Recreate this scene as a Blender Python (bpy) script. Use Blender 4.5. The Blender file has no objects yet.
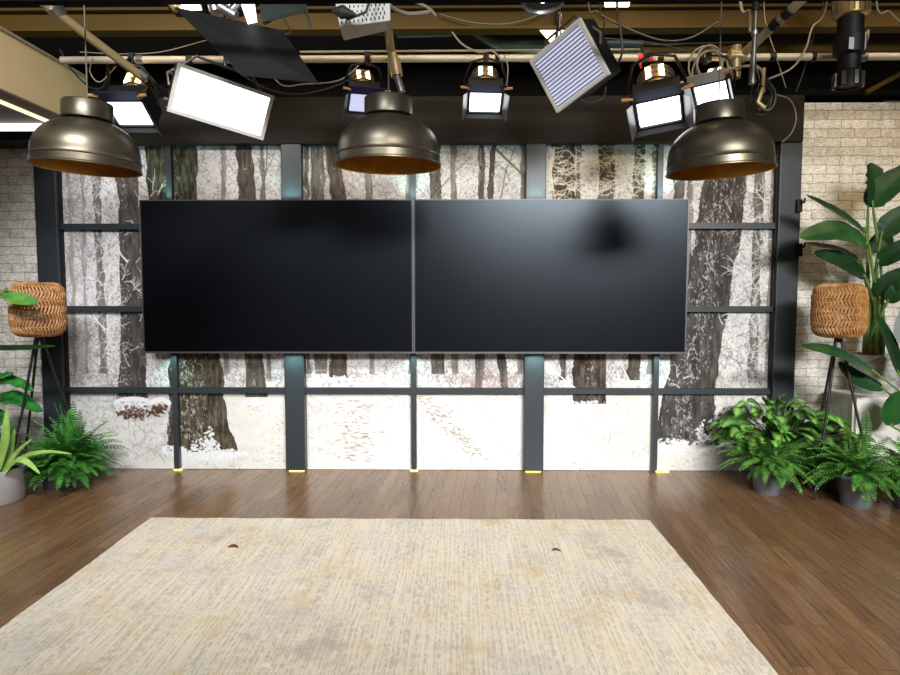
import bpy, math, random
import numpy as np
from mathutils import Vector, Matrix, Euler, Quaternion

random.seed(7)
C = bpy.context.scene.collection
R = math.radians

# ------------------------------------------------------------------ camera geometry
F = 676.0
CAM = Vector((0.0, -5.4, 1.45))
YAW, PITCH = math.atan(9 / F), math.atan(46.5 / F)
rot = Euler((math.pi / 2 - PITCH, 0, YAW), 'XYZ').to_matrix()
RIGHT, UP, FWD = rot @ Vector((1, 0, 0)), rot @ Vector((0, 1, 0)), rot @ Vector((0, 0, -1))


def ray(px, py):
    return FWD + RIGHT * ((px - 450) / F) + UP * ((337.5 - py) / F)


def P(px, py, Y):                       # where a photo pixel lands on the plane at depth Y
    d = ray(px, py)
    return CAM + d * ((Y - CAM.y) / d.y)


def PZ(px, py, z=0.0):                  # where it lands at height z
    d = ray(px, py)
    return CAM + d * ((z - CAM.z) / d.z)


# ------------------------------------------------------------------ materials
def mat(name, col, rough=0.5, metal=0.0, spec=0.5, emit=None, estr=0.0):
    m = bpy.data.materials.new(name)
    m.use_nodes = True
    b = m.node_tree.nodes['Principled BSDF']
    c = tuple(((v / 255) / 12.92 if v / 255 <= 0.04045 else ((v / 255 + 0.055) / 1.055) ** 2.4) for v in col)
    b.inputs['Base Color'].default_value = (*c, 1)
    b.inputs['Roughness'].default_value = rough
    b.inputs['Metallic'].default_value = metal
    b.inputs['Specular IOR Level'].default_value = spec
    if emit:
        b.inputs['Emission Color'].default_value = (*emit, 1)
        b.inputs['Emission Strength'].default_value = estr
    return m


def lin(c):
    return tuple(((v / 255) / 12.92 if v / 255 <= 0.04045 else ((v / 255 + 0.055) / 1.055) ** 2.4) for v in c) + (1,)


class NT:
    """tiny node-graph helper"""
    def __init__(s, m):
        s.t = m.node_tree
        s.b = s.t.nodes['Principled BSDF']

    def n(s, kind, **kw):
        nd = s.t.nodes.new(kind)
        for k, v in kw.items():
            if k.startswith('i_'):
                nd.inputs[k[2:].replace('_', ' ')].default_value = v
            else:
                setattr(nd, k, v)
        return nd

    def l(s, a, ao, b, bi):
        s.t.links.new(a.outputs[ao], b.inputs[bi])

    def coords(s, scale=(1, 1, 1), rotz=0.0, loc=(0, 0, 0), rotate=None):
        tc = s.n('ShaderNodeTexCoord')
        mp = s.n('ShaderNodeMapping')
        mp.inputs['Scale'].default_value = scale
        mp.inputs['Rotation'].default_value = rotate or (0, 0, rotz)
        mp.inputs['Location'].default_value = loc
        s.l(tc, 'Object', mp, 'Vector')
        return mp

    def noise(s, vec, scale, detail=4, rough=0.6):
        nz = s.n('ShaderNodeTexNoise')
        nz.inputs['Scale'].default_value = scale
        nz.inputs['Detail'].default_value = detail
        nz.inputs['Roughness'].default_value = rough
        if vec:
            s.l(vec, 'Vector', nz, 'Vector')
        return nz

    def ramp(s, src, out, stops):
        r = s.n('ShaderNodeValToRGB')
        els = r.color_ramp.elements
        while len(els) < len(stops):
            els.new(0.5)
        for e, (p, c) in zip(els, stops):
            e.position = p
            e.color = c
        s.l(src, out, r, 'Fac')
        return r

    def mix(s, fac, a, b, mode='MIX'):
        m = s.n('ShaderNodeMix', data_type='RGBA', blend_type=mode)
        for val, idx in ((fac, 0), (a, 6), (b, 7)):
            if isinstance(val, tuple) and len(val) == 2 and hasattr(val[0], 'outputs'):
                s.t.links.new(val[0].outputs[val[1]], m.inputs[idx])
            else:
                m.inputs[idx].default_value = val
        return m

    def bump(s, src, out, strength=0.3, dist=0.01):
        bp = s.n('ShaderNodeBump')
        bp.inputs['Strength'].default_value = strength
        bp.inputs['Distance'].default_value = dist
        s.l(src, out, bp, 'Height')
        s.l(bp, 'Normal', s.b, 'Normal')


def W(v):
    return lin((v, v, v))


M = {}
M['black'] = mat('black_paint', (15, 15, 16), 0.55, spec=0.3)
M['void'] = mat('black_ceiling_paint', (14, 13, 12), 0.9, spec=0.1)
M['frame'] = mat('black_satin_steel', (44, 50, 55), 0.4)
M['header'] = mat('shaded_frame_black', (28, 24, 20), 0.65, spec=0.2)  # frame black with the weaker light up there put into the colour: darker, browner
M['bezel'] = mat('dark_bezel', (20, 20, 22), 0.35)
M['tvtrim'] = mat('grey_screen_trim', (96, 96, 100), 0.4, 0.6)
M['louvre'] = mat('grey_louvre', (132, 130, 140), 0.5, 0.2)
M['silver'] = mat('brushed_silver', (165, 165, 168), 0.35, 0.9)
M['steel'] = mat('dull_steel', (118, 116, 112), 0.4, 0.8)
M['pipe'] = mat('pale_pipe_paint', (176, 166, 146), 0.45, 0.2)
M['pipegold'] = mat('aged_pipe', (168, 148, 108), 0.4, 0.5)
M['beam'] = mat('beam_paint', (88, 68, 26), 0.65, spec=0.2)
M['beige'] = mat('soffit_paint', (226, 202, 152), 0.8, spec=0.2)
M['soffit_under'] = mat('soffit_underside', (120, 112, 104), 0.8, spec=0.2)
M['cable'] = mat('cable_rubber', (34, 33, 32), 0.5)
M['cable_grey'] = mat('cable_grey_rubber', (128, 120, 104), 0.55)
M['brass'] = mat('bronze_housing', (190, 158, 104), 0.3, 0.85)
M['blue'] = mat('blue_black_metal', (28, 38, 84), 0.4, 0.3)
M['orange'] = mat('copper_clip', (206, 150, 92), 0.4, 0.4)
M['cordgrey'] = mat('cord_grey', (74, 70, 62), 0.6)
M['white'] = mat('white_laminate', (228, 226, 220), 0.5)
M['red'] = mat('red_tape', (205, 40, 32), 0.6)
M['pot_dark'] = mat('charcoal_plastic', (94, 94, 100), 0.6)
M['pot_grey'] = mat('grey_ceramic', (176, 174, 172), 0.55)
M['soil'] = mat('potting_soil', (48, 36, 28), 0.95)
M['rod'] = mat('black_rod', (24, 23, 23), 0.45)
M['stem'] = mat('green_stem', (104, 138, 64), 0.5)
M['wall_grey'] = mat('studio_wall_paint', (120, 120, 122), 0.85)
M['led'] = mat('lit_led_face', (240, 240, 245), 0.5, emit=(0.92, 0.94, 1.0), estr=3.2)
M['led_dim'] = mat('lit_louvre_diffuser', (90, 90, 96), 0.5, emit=(0.72, 0.74, 1.0), estr=0.85)
M['lens'] = mat('lit_fresnel_lens', (240, 240, 245), 0.3, emit=(0.86, 0.93, 1.0), estr=5.0)
M['warmlens'] = mat('lit_tungsten_lamp', (255, 220, 150), 0.3, emit=(1.0, 0.72, 0.34), estr=7.0)
M['warmglow'] = mat('lit_warm_lens', (255, 235, 200), 0.3, emit=(1.0, 0.86, 0.58), estr=4.0)
M['strip'] = mat('lit_white_strip', (255, 255, 255), 0.4, emit=(0.95, 0.95, 1.0), estr=3.0)
M['strip_warm'] = mat('lit_warm_strip', (255, 240, 190), 0.4, emit=(1.0, 0.90, 0.55), estr=1.3)
M['puck'] = mat('lit_yellow_puck', (255, 240, 150), 0.4, emit=(1.0, 0.78, 0.16), estr=6.0)
M['gridface'] = mat('silver_fabric_grid', (196, 196, 190), 0.5, 0.1)
M['duct'] = mat('duct_metal', (74, 84, 80), 0.35, 0.7)


def brick_mat():
    m = mat('whitewashed_brick', (200, 196, 188), 0.85, spec=0.2)
    g = NT(m)
    co = g.coords(rotate=(math.pi / 2, 0, 0))
    warp = g.noise(co, 9.0, 2)
    add = g.n('ShaderNodeMixRGB', blend_type='LINEAR_LIGHT')
    add.inputs['Fac'].default_value = 0.011
    g.l(co, 'Vector', add, 'Color1'); g.l(warp, 'Color', add, 'Color2')
    br = g.n('ShaderNodeTexBrick')
    br.offset = 0.5
    br.inputs['Scale'].default_value = 1.0
    br.inputs['Brick Width'].default_value = 0.205
    br.inputs['Row Height'].default_value = 0.0695
    br.inputs['Mortar Size'].default_value = 0.0042
    br.inputs['Mortar Smooth'].default_value = 0.5
    br.inputs['Bias'].default_value = 0.0
    br.inputs['Color1'].default_value = lin((236, 230, 218))
    br.inputs['Color2'].default_value = lin((208, 201, 188))
    br.inputs['Mortar'].default_value = lin((160, 153, 143))
    g.l(add, 'Color', br, 'Vector')
    n1 = g.noise(co, 14, 6, 0.7)
    r1 = g.ramp(n1, 'Fac', [(0.36, W(165)), (0.5, W(212)), (0.66, W(250))])
    n2 = g.noise(g.coords(scale=(30, 1, 90)), 1.0, 4, 0.7)
    r2 = g.ramp(n2, 'Fac', [(0.40, W(182)), (0.52, W(255))])
    mx = g.mix(0.75, (br, 'Color'), (r1, 'Color'), 'OVERLAY')
    mx2 = g.mix(0.65, (mx, 2), (r2, 'Color'), 'MULTIPLY')
    g.l(mx2, 2, g.b, 'Base Color')
    mz = g.mix(0.5, (br, 'Fac'), (n1, 'Fac'))
    bp = g.n('ShaderNodeBump', invert=True)
    bp.inputs['Strength'].default_value = 0.5
    bp.inputs['Distance'].default_value = 0.011
    g.l(mz, 2, bp, 'Height'); g.l(bp, 'Normal', g.b, 'Normal')
    return m


def floor_mat():
    m = mat('brown_vinyl_planks', (105, 78, 56), 0.36, spec=0.45)
    g = NT(m)
    co = g.coords(rotz=math.pi / 2 + R(4))
    br = g.n('ShaderNodeTexBrick')
    br.offset = 0.37
    br.inputs['Scale'].default_value = 1.0
    br.inputs['Brick Width'].default_value = 0.92
    br.inputs['Row Height'].default_value = 0.078
    br.inputs['Mortar Size'].default_value = 0.0012
    br.inputs['Color1'].default_value = lin((150, 113, 78))
    br.inputs['Color2'].default_value = lin((124, 92, 64))
    br.inputs['Mortar'].default_value = lin((76, 56, 40))
    g.l(co, 'Vector', br, 'Vector')
    grain = g.noise(g.coords(scale=(38, 2.2, 1), rotz=-R(4)), 1.6, 6, 0.7)
    gr = g.ramp(grain, 'Fac', [(0.30, W(128)), (0.48, W(215)), (0.64, W(255)), (0.78, W(255))])
    fleck = g.noise(g.coords(scale=(46, 6, 1), rotz=-R(4)), 2.4, 3, 0.6)
    fr = g.ramp(fleck, 'Fac', [(0.60, (0, 0, 0, 1)), (0.72, lin((92, 70, 46)))])
    mx = g.mix(0.85, (br, 'Color'), (gr, 'Color'), 'MULTIPLY')
    mx2 = g.mix(0.7, (mx, 2), (fr, 'Color'), 'ADD')
    g.l(mx2, 2, g.b, 'Base Color')
    rr = g.ramp(grain, 'Fac', [(0.3, W(150)), (0.7, W(120))])
    g.l(rr, 'Color', g.b, 'Roughness')
    g.b.inputs['Roughness'].default_value = 0.36
    g.bump(grain, 'Fac', 0.08, 0.003)
    return m


def rug_mat():
    m = mat('distressed_ribbed_rug', (206, 192, 168), 0.95, spec=0.1)
    g = NT(m)
    co = g.coords()
    big = g.noise(co, 1.7, 6, 0.65)
    base = g.ramp(big, 'Fac', [(0.32, lin((215, 207, 196))), (0.46, lin((233, 224, 207))), (0.56, lin((234, 222, 197))), (0.70, lin((222, 218, 214)))])
    gold_n = g.noise(g.coords(scale=(1, 0.8, 1), loc=(3, 7, 0)), 3.2, 7, 0.72)
    gold = g.ramp(gold_n, 'Fac', [(0.53, (0, 0, 0, 1)), (0.66, (0.75, 0.75, 0.75, 1))])
    m1 = g.mix((gold, 'Color'), (base, 'Color'), lin((220, 196, 152)))
    grey_n = g.noise(g.coords(scale=(1, 0.8, 1), loc=(11, 2, 0)), 3.0, 8, 0.75)
    grey = g.ramp(grey_n, 'Fac', [(0.54, (0, 0, 0, 1)), (0.66, (0.8, 0.8, 0.8, 1))])
    m2 = g.mix((grey, 'Color'), (m1, 2), lin((188, 180, 172)))
    ribn = g.noise(g.coords(scale=(110, 2.0, 1)), 1.0, 2, 0.5)
    rib = g.ramp(ribn, 'Fac', [(0.42, (0, 0, 0, 1)), (0.56, (1, 1, 1, 1))])
    crossn = g.noise(g.coords(scale=(60, 26, 1)), 1.0, 4, 0.7)
    crs = g.ramp(crossn, 'Fac', [(0.40, (0, 0, 0, 1)), (0.60, (1, 1, 1, 1))])
    mlt = g.mix(1.0, (rib, 'Color'), (crs, 'Color'), 'MULTIPLY')
    fac = g.n('ShaderNodeMath', operation='MULTIPLY')
    g.l(mlt, 2, fac, 0); fac.inputs[1].default_value = 0.74
    m3 = g.mix((fac, 'Value'), (m2, 2), lin((182, 170, 154)))
    g.l(m3, 2, g.b, 'Base Color')
    g.bump(ribn, 'Fac', 0.5, 0.008)
    return m


def leaf_mat(name, dark, light, rough=0.38, scale=6.0, attr=False):
    m = mat(name, dark, rough, spec=0.5)
    g = NT(m)
    nz = g.noise(g.coords(), scale, 3, 0.6)
    rp = g.ramp(nz, 'Fac', [(0.36, lin(dark)), (0.64, lin(light))])
    src = (rp, 'Color')
    if attr:
        at = g.n('ShaderNodeAttribute', attribute_name='Col')
        mm = g.mix(1.0, src, (at, 'Color'), 'MULTIPLY')
        src = (mm, 2)
    g.t.links.new(src[0].outputs[src[1]], g.b.inputs['Base Color'])
    g.b.inputs['Subsurface Weight'].default_value = 0.0
    return m


def pendant_mat():
    m = mat('dark_bronze_enamel', (66, 63, 58), 0.37, 0.85)
    g = NT(m)
    nz = g.noise(g.coords(), 3.0, 3)
    rp = g.ramp(nz, 'Fac', [(0.4, lin((80, 76, 66))), (0.6, lin((94, 88, 74)))])
    g.l(rp, 'Color', g.b, 'Base Color')
    return m


def marble_mat():
    m = mat('grey_cement_pot', (172, 170, 168), 0.6)
    g = NT(m)
    nz = g.noise(g.coords(scale=(1, 1, 2.5)), 7.0, 6, 0.65)
    nz.inputs['Distortion'].default_value = 1.2
    rp = g.ramp(nz, 'Fac', [(0.36, lin((128, 126, 124))), (0.52, lin((176, 174, 172))), (0.68, lin((204, 202, 200)))])
    g.l(rp, 'Color', g.b, 'Base Color')
    return m


def plank_white_mat():
    m = mat('whitewashed_boards', (220, 214, 202), 0.7)
    g = NT(m)
    br = g.n('ShaderNodeTexBrick')
    br.inputs['Scale'].default_value = 1.0
    br.inputs['Brick Width'].default_value = 3.0
    br.inputs['Row Height'].default_value = 0.1
    br.inputs['Mortar Size'].default_value = 0.002
    br.inputs['Color1'].default_value = lin((226, 220, 206))
    br.inputs['Color2'].default_value = lin((214, 206, 190))
    br.inputs['Mortar'].default_value = lin((150, 140, 124))
    g.l(g.coords(rotate=(0, math.pi / 2, 0)), 'Vector', br, 'Vector')
    g.l(br, 'Color', g.b, 'Base Color')
    return m


def rattan_mat():
    m = mat('natural_rattan', (178, 128, 76), 0.55)
    g = NT(m)
    nz = g.noise(g.coords(), 30.0, 3)
    rp = g.ramp(nz, 'Fac', [(0.35, lin((150, 102, 56))), (0.65, lin((194, 144, 88)))])
    g.l(rp, 'Color', g.b, 'Base Color')
    return m


def gold_mat():
    m = mat('gold_inner_enamel', (176, 122, 42), 0.42, 0.55)
    g = NT(m)
    nz = g.noise(g.coords(), 8.0, 3)
    rp = g.ramp(nz, 'Fac', [(0.4, lin((168, 114, 38))), (0.6, lin((190, 134, 50)))])
    g.l(rp, 'Color', g.b, 'Base Color')
    return m


M['brick'] = brick_mat()
M['floor'] = floor_mat()
M['rug'] = rug_mat()
M['fern'] = leaf_mat('fern_green', (46, 100, 34), (104, 166, 66), 0.5, 14, True)
M['fern_dark'] = leaf_mat('deep_fern_green', (36, 98, 34), (84, 156, 58), 0.5, 14, True)
M['bird'] = leaf_mat('banana_leaf_green', (20, 54, 28), (36, 82, 38), 0.4, 5, True)
M['varieg'] = leaf_mat('variegated_leaf', (58, 112, 46), (104, 156, 68), 0.35, 9, True)
M['strap'] = leaf_mat('pale_strap_leaf', (120, 160, 78), (164, 196, 112), 0.4, 9, True)
M['glossy'] = leaf_mat('glossy_deep_leaf', (24, 84, 36), (60, 138, 60), 0.25, 16, True)
M['pendant'] = pendant_mat()
M['gold'] = gold_mat()
M['marble'] = marble_mat()
M['planks'] = plank_white_mat()
M['rattan'] = rattan_mat()
M['screen'] = mat('black_glossy_screen', (6, 7, 10), 0.27, spec=0.34)
M['screen'].node_tree.nodes['Principled BSDF'].inputs['Specular Tint'].default_value = (0.72, 0.86, 1.0, 1)
M['mural'] = mat('printed_forest_mural', (200, 200, 200), 0.75, spec=0.15)
_g = NT(M['mural'])
_a = _g.n('ShaderNodeAttribute', attribute_name='Col')
_g.l(_a, 'Color', _g.b, 'Base Color')


# ------------------------------------------------------------------ mesh building
class MB:
    def __init__(s):
        s.v, s.f, s.c = [], [], []

    def add(s, verts, faces, col=None):
        o = len(s.v)
        s.v += [Vector(v) for v in verts]
        s.f += [tuple(i + o for i in f) for f in faces]
        if col is not None:
            s.c += col if isinstance(col, list) else [col] * len(verts)
        return s

    def box(s, lo, hi, mtx=None, bev=0.0):
        (x0, y0, z0), (x1, y1, z1) = lo, hi
        if bev <= 0:
            vs = [Vector(p) for p in ((x0, y0, z0), (x1, y0, z0), (x1, y1, z0), (x0, y1, z0), (x0, y0, z1), (x1, y0, z1), (x1, y1, z1), (x0, y1, z1))]
            fs = [(0, 3, 2, 1), (4, 5, 6, 7), (0, 1, 5, 4), (1, 2, 6, 5), (2, 3, 7, 6), (3, 0, 4, 7)]
        else:
            import bmesh
            bm = bmesh.new()
            r = bmesh.ops.create_cube(bm, size=1.0)
            for v in bm.verts:
                v.co = Vector(((x0 + x1) / 2 + v.co.x * (x1 - x0), (y0 + y1) / 2 + v.co.y * (y1 - y0), (z0 + z1) / 2 + v.co.z * (z1 - z0)))
            bmesh.ops.bevel(bm, geom=bm.edges[:], offset=bev, segments=2, affect='EDGES', profile=0.6)
            bm.verts.index_update()
            vs = [v.co.copy() for v in bm.verts]
            fs = [tuple(v.index for v in f.verts) for f in bm.faces]
            bm.free()
        if mtx is not None:
            vs = [mtx @ v for v in vs]
        return s.add(vs, fs)

    def tube(s, pts, rad, n=8, cap=True):
        pts = [Vector(p) for p in pts]
        rads = rad if isinstance(rad, (list, tuple)) else [rad] * len(pts)
        vs, fs = [], []
        ref = None
        for i, p in enumerate(pts):
            t = (pts[min(i + 1, len(pts) - 1)] - pts[max(i - 1, 0)])
            if t.length < 1e-9:
                t = Vector((0, 0, 1))
            t.normalize()
            if ref is None:
                ref = t.orthogonal().normalized()
            ref = (ref - t * ref.dot(t))
            ref = ref.normalized() if ref.length > 1e-6 else t.orthogonal().normalized()
            b = t.cross(ref)
            for k in range(n):
                a = 2 * math.pi * k / n
                vs.append(p + (ref * math.cos(a) + b * math.sin(a)) * rads[i])
        for i in range(len(pts) - 1):
            for k in range(n):
                k2 = (k + 1) % n
                fs.append((i * n + k, i * n + k2, (i + 1) * n + k2, (i + 1) * n + k))
        if cap:
            fs.append(tuple(range(n - 1, -1, -1)))
            fs.append(tuple((len(pts) - 1) * n + k for k in range(n)))
        return s.add(vs, fs)

    def lathe(s, prof, n=32, mtx=None, close=False):
        vs, fs = [], []
        for r, z in prof:
            for k in range(n):
                a = 2 * math.pi * k / n
                vs.append(Vector((r * math.cos(a), r * math.sin(a), z)))
        m = len(prof)
        for i in range(m if close else m - 1):
            j = (i + 1) % m
            for k in range(n):
                k2 = (k + 1) % n
                fs.append((i * n + k, i * n + k2, j * n + k2, j * n + k))
        if mtx is not None:
            vs = [mtx @ v for v in vs]
        return s.add(vs, fs)

    def disc(s, r, z, n=32, mtx=None):
        vs = [Vector((r * math.cos(2 * math.pi * k / n), r * math.sin(2 * math.pi * k / n), z)) for k in range(n)]
        if mtx is not None:
            vs = [mtx @ v for v in vs]
        return s.add(vs, [tuple(range(n))])

    def slab(s, quad, th):              # a thick sheet from four corners
        q = [Vector(p) for p in quad]
        nrm = (q[1] - q[0]).cross(q[3] - q[0]).normalized() * th / 2
        vs = [p - nrm for p in q] + [p + nrm for p in q]
        return s.add(vs, [(3, 2, 1, 0), (4, 5, 6, 7), (0, 1, 5, 4), (1, 2, 6, 5), (2, 3, 7, 6), (3, 0, 4, 7)])

    def build(s, name, m, parent=None, smooth=False, origin=None):
        me = bpy.data.meshes.new(name)
        anc = parent
        while anc is not None and '_o' not in anc and anc.parent is not None:
            anc = anc.parent
        o0 = Vector(origin) if origin is not None else (Vector(anc['_o']) if anc is not None and '_o' in anc else Vector((0, 0, 0)))
        me.from_pydata([tuple(v - o0) for v in s.v], [], s.f)
        if s.c:
            at = me.color_attributes.new('Col', 'FLOAT_COLOR', 'POINT')
            at.data.foreach_set('color', [x for c in s.c for x in (*c, 1.0)])
        if smooth:
            me.polygons.foreach_set('use_smooth', [True] * len(me.polygons))
            if smooth != 'all':
                try:
                    me.set_sharp_from_angle(angle=R(40))
                except Exception:
                    pass
        me.materials.append(M[m])
        me.update()
        o = bpy.data.objects.new(name, me)
        C.objects.link(o)
        if parent is not None:
            o.parent = parent
        else:
            o.location = o0
        return o


def tag(o, label, cat, group=None):
    o['label'] = label
    o['category'] = cat
    if group:
        o['group'] = group
    return o


def thing(name, label, cat, loc, group=None):
    o = bpy.data.objects.new(name, None)
    o.empty_display_size = 0.1
    C.objects.link(o)
    o.location = loc
    o['_o'] = tuple(loc)
    return tag(o, label, cat, group)


def struct(name, mb, m, smooth=False, origin=(0, 0, 0)):
    o = mb.build(name, m, None, smooth, origin)
    o['kind'] = 'structure'
    return o


def dup(root, delta, label=None, skip=()):
    r = root.copy()
    C.objects.link(r)
    r.location = root.location + Vector(delta)
    if label:
        r['label'] = label
    for ch in list(root.children):
        if ch.name.split('.')[0] in skip:
            continue
        c = ch.copy()
        C.objects.link(c)
        c.parent = r
        for g in ch.children:
            d = g.copy()
            C.objects.link(d)
            d.parent = c
    return r


def spline(pts, n=8):
    pts = [Vector(p) for p in pts]
    out = []
    for i in range(len(pts) - 1):
        p0, p1, p2, p3 = pts[max(i - 1, 0)], pts[i], pts[i + 1], pts[min(i + 2, len(pts) - 1)]
        for k in range(n):
            t = k / n
            out.append(0.5 * ((2 * p1) + (p2 - p0) * t + (2 * p0 - 5 * p1 + 4 * p2 - p3) * t * t + (3 * p1 - p0 - 3 * p2 + p3) * t ** 3))
    out.append(pts[-1])
    return out


# ------------------------------------------------------------------ the room
XL, XR, YB, ZC = -6.2, 6.2, -9.5, 4.3
struct('floor', MB().box((XL, YB, -0.1), (XR, 0.3, 0.0)), 'floor')
struct('ceiling', MB().box((XL, YB, ZC), (XR, 0.3, ZC + 0.1)), 'void')
struct('wall_left', MB().box((XL - 0.1, YB, 0), (XL, 0.3, ZC)), 'wall_grey')
struct('wall_right', MB().box((XR, YB, 0), (XR + 0.1, 0.3, ZC)), 'wall_grey')
struct('wall_rear', MB().box((XL, YB - 0.1, 0), (XR, YB, ZC)), 'wall_grey')
struct('wall_back', MB().box((XL, 0.10, 0), (XR, 0.3, ZC)), 'void')

pl = P(62, 300, 0).x
x_l0, x_r1 = P(39, 280, -0.08).x, P(797, 280, -0.08).x     # outer edges of the frame
zt = P(459, 143, -0.08).z                                    # underside of the header
zh = P(459, 97, -0.08).z
struct('wall_brick_left', MB().box((XL, 0.0, 0), (x_l0, 0.10, 2.75)), 'brick')
zbr = P(850, 102.5, 0).z
struct('wall_brick_right', MB().box((x_r1, 0.0, 0), (XR, 0.10, zbr)), 'brick')


# ------------------------------------------------------------------ the printed forest mural
def paint_mural(x0, x1, z0, z1, res):
    rng = np.random.default_rng(11)
    Wd, Hd = int((x1 - x0) * res) + 1, int((z1 - z0) * res) + 1
    sp = 125.2                                            # mural units: 1 photo pixel ~ 1/125 m
    S = res / sp
    img = np.zeros((Hd, Wd, 3))

    def fx(px):
        return ((px - 459) / sp - x0) * S * sp

    def fy(py):
        return (z1 - (1.45 + (291 - py) / sp)) * S * sp

    def vnoise(cx, cy, seed):
        r = np.random.default_rng(seed)
        gw, gh = int(Wd / cx) + 3, int(Hd / cy) + 3
        g = r.random((gh, gw))
        X = np.arange(Wd) / cx
        Y = np.arange(Hd) / cy
        xi, yi = X.astype(int), Y.astype(int)
        fxx, fyy = X - xi, Y - yi
        fxx, fyy = fxx * fxx * (3 - 2 * fxx), fyy * fyy * (3 - 2 * fyy)
        a = g[yi][:, xi] * (1 - fxx) + g[yi][:, xi + 1] * fxx
        b = g[yi + 1][:, xi] * (1 - fxx) + g[yi + 1][:, xi + 1] * fxx
        return a * (1 - fyy)[:, None] + b * fyy[:, None]

    def fbm(cx, cy, seed, octv=4):
        t, w, tot = 0, 1.0, 0
        for k in range(octv):
            t = t + w * vnoise(max(cx / 2 ** k, 1.01), max(cy / 2 ** k, 1.01), seed + k)
            tot += w
            w *= 0.6
        return t / tot

    yy = np.arange(Hd)[:, None] * np.ones((1, Wd))
    xx = np.ones((Hd, 1)) * np.arange(Wd)[None, :]
    n1, n2 = fbm(40, 40, 1), fbm(5, 5, 5)
    base = 211 + 34 * (n1 - 0.5) + 40 * (n2 - 0.5)
    img[:] = base[..., None] * np.array([0.99, 0.985, 0.99])
    # speckle of frosted twigs
    sp1 = fbm(2.6, 2.6, 20, 2)
    img -= (np.clip(sp1 - 0.55, 0, 1) * 230)[..., None]

    samples = []

    def stroke(pts, w0, w1, col, alpha=1.0):
        pts = np.array(pts, float)
        seg = np.hypot(*(np.diff(pts, axis=0).T)) * S
        n = max(2, int(seg.sum() / 0.45))
        cum = np.concatenate([[0], np.cumsum(seg)])
        t = np.linspace(0, cum[-1], n)
        xs, ys = np.interp(t, cum, pts[:, 0]), np.interp(t, cum, pts[:, 1])
        w = np.linspace(w0, w1, n) * S / 2
        samples.append((fx(xs), fy(ys), w, np.tile(np.array(col, float), (n, 1)), np.full(n, alpha)))

    def flush():
        if not samples:
            return
        X = np.concatenate([s[0] for s in samples]); Y = np.concatenate([s[1] for s in samples])
        Wt = np.concatenate([s[2] for s in samples]); Cc = np.concatenate([s[3] for s in samples]); A = np.concatenate([s[4] for s in samples])
        samples.clear()
        mr = int(math.ceil(Wt.max())) + 1
        for dy in range(-mr, mr + 1):
            for dx in range(-mr, mr + 1):
                xi, yi = np.round(X).astype(int) + dx, np.round(Y).astype(int) + dy
                d = np.hypot(xi - X, yi - Y)
                k = np.clip(Wt + 0.6 - d, 0, 1) * A
                ok = (k > 0.02) & (xi >= 0) & (xi < Wd) & (yi >= 0) & (yi < Hd)
                xo, yo, ko, co = xi[ok], yi[ok], k[ok][:, None], Cc[ok]
                img[yo, xo] = img[yo, xo] * (1 - ko) + co * ko

    def twig(x, y, ang, L, col, w, alpha, kids=2):
        pts = [(x, y)]
        a = ang
        n = 6
        for k in range(n):
            a += rng.normal(0, 0.22)
            x += math.cos(a) * L / n
            y += math.sin(a) * L / n
            pts.append((x, y))
            if kids and rng.random() < 0.5:
                twig(x, y, a + rng.choice([-1, 1]) * rng.uniform(0.5, 1.0), L * 0.5, col, w * 0.7, alpha, kids - 1)
        stroke(pts, w, w * 0.4, col, alpha)

    def trunk(edges, col, seed, streak=26, snow=0.0, snowcol=(222, 222, 224), bark=(2.2, 12), side=0.5):
        """edges: list of (y, xleft, xright) in photo pixels"""
        e = np.array(edges, float)
        py = 291 - ((z1 - yy / (S * sp)) - 1.45) * sp
        px = 459 + (xx / (S * sp) + x0) * sp
        wob = (vnoise(8, 22, seed + 3) - 0.5) * 3.4 + (vnoise(3, 6, seed + 4) - 0.5) * 0.9
        l, r = np.interp(py[:, 0], e[:, 0], e[:, 1])[:, None], np.interp(py[:, 0], e[:, 0], e[:, 2])[:, None]
        mk = (py >= e[0, 0]) & (py <= e[-1, 0]) & (px + wob > l) & (px + wob < r)
        u = np.clip((px - l) / np.maximum(r - l, 0.1), 0, 1)
        nb = fbm(bark[0] * S, bark[1] * S, seed, 3) - 0.5
        nn = fbm(9 * S, 9 * S, seed + 9, 3) - 0.5
        c = np.array(col, float)[None, None] * 0.84 + (nb * streak * 4.2)[..., None] + (nn * 30)[..., None]
        if snow > 0:
            sm = fbm(1.15 * S, 1.9 * S, seed + 20, 2)
            band = np.exp(-((u - side) / 0.20) ** 2) * 0.16 - 0.06 + 0.25 * nn
            ms = np.clip((sm + band - (0.91 - snow)) * 5, 0, 0.65)[..., None]
            c = c * (1 - ms) + np.array(snowcol, float) * ms
        img[mk] = c[mk]

    G = (120, 116, 112)
    # far haze of twigs, dark and white
    for k in range(2400):
        x, y = rng.uniform(55, 790), rng.uniform(130, 392)
        twig(x, y, rng.uniform(-2.9, -0.2), rng.uniform(8, 30), rng.choice([96, 120, 142, 232, 240]) * np.array([1, .985, .97]), rng.uniform(0.35, 0.9), rng.uniform(0.25, 0.65), 1)
    flush()
    # far thin trunks
    for x, w, y1, g in ((70, 4, 300, 186), (82, 3, 340, 188), (100, 8, 372, 142), (307, 4, 352, 130), (316, 7, 365, 122), (322, 7, 374, 132), (371, 7, 366, 158), (410, 5, 370, 150),
                        (437, 12, 373, 112), (455, 6, 372, 150), (482, 5, 380, 130), (520, 5, 370, 160), (563, 6, 380, 104), (578, 5, 240, 120), (634, 10, 380, 108), (650, 6, 372, 150),
                        (676, 10, 330, 120), (687, 5, 250, 150), (752, 9, 388, 126), (766, 4, 300, 158), (266, 4, 380, 130), (225, 5, 370, 165)):
        lean = rng.uniform(-3, 3)
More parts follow.
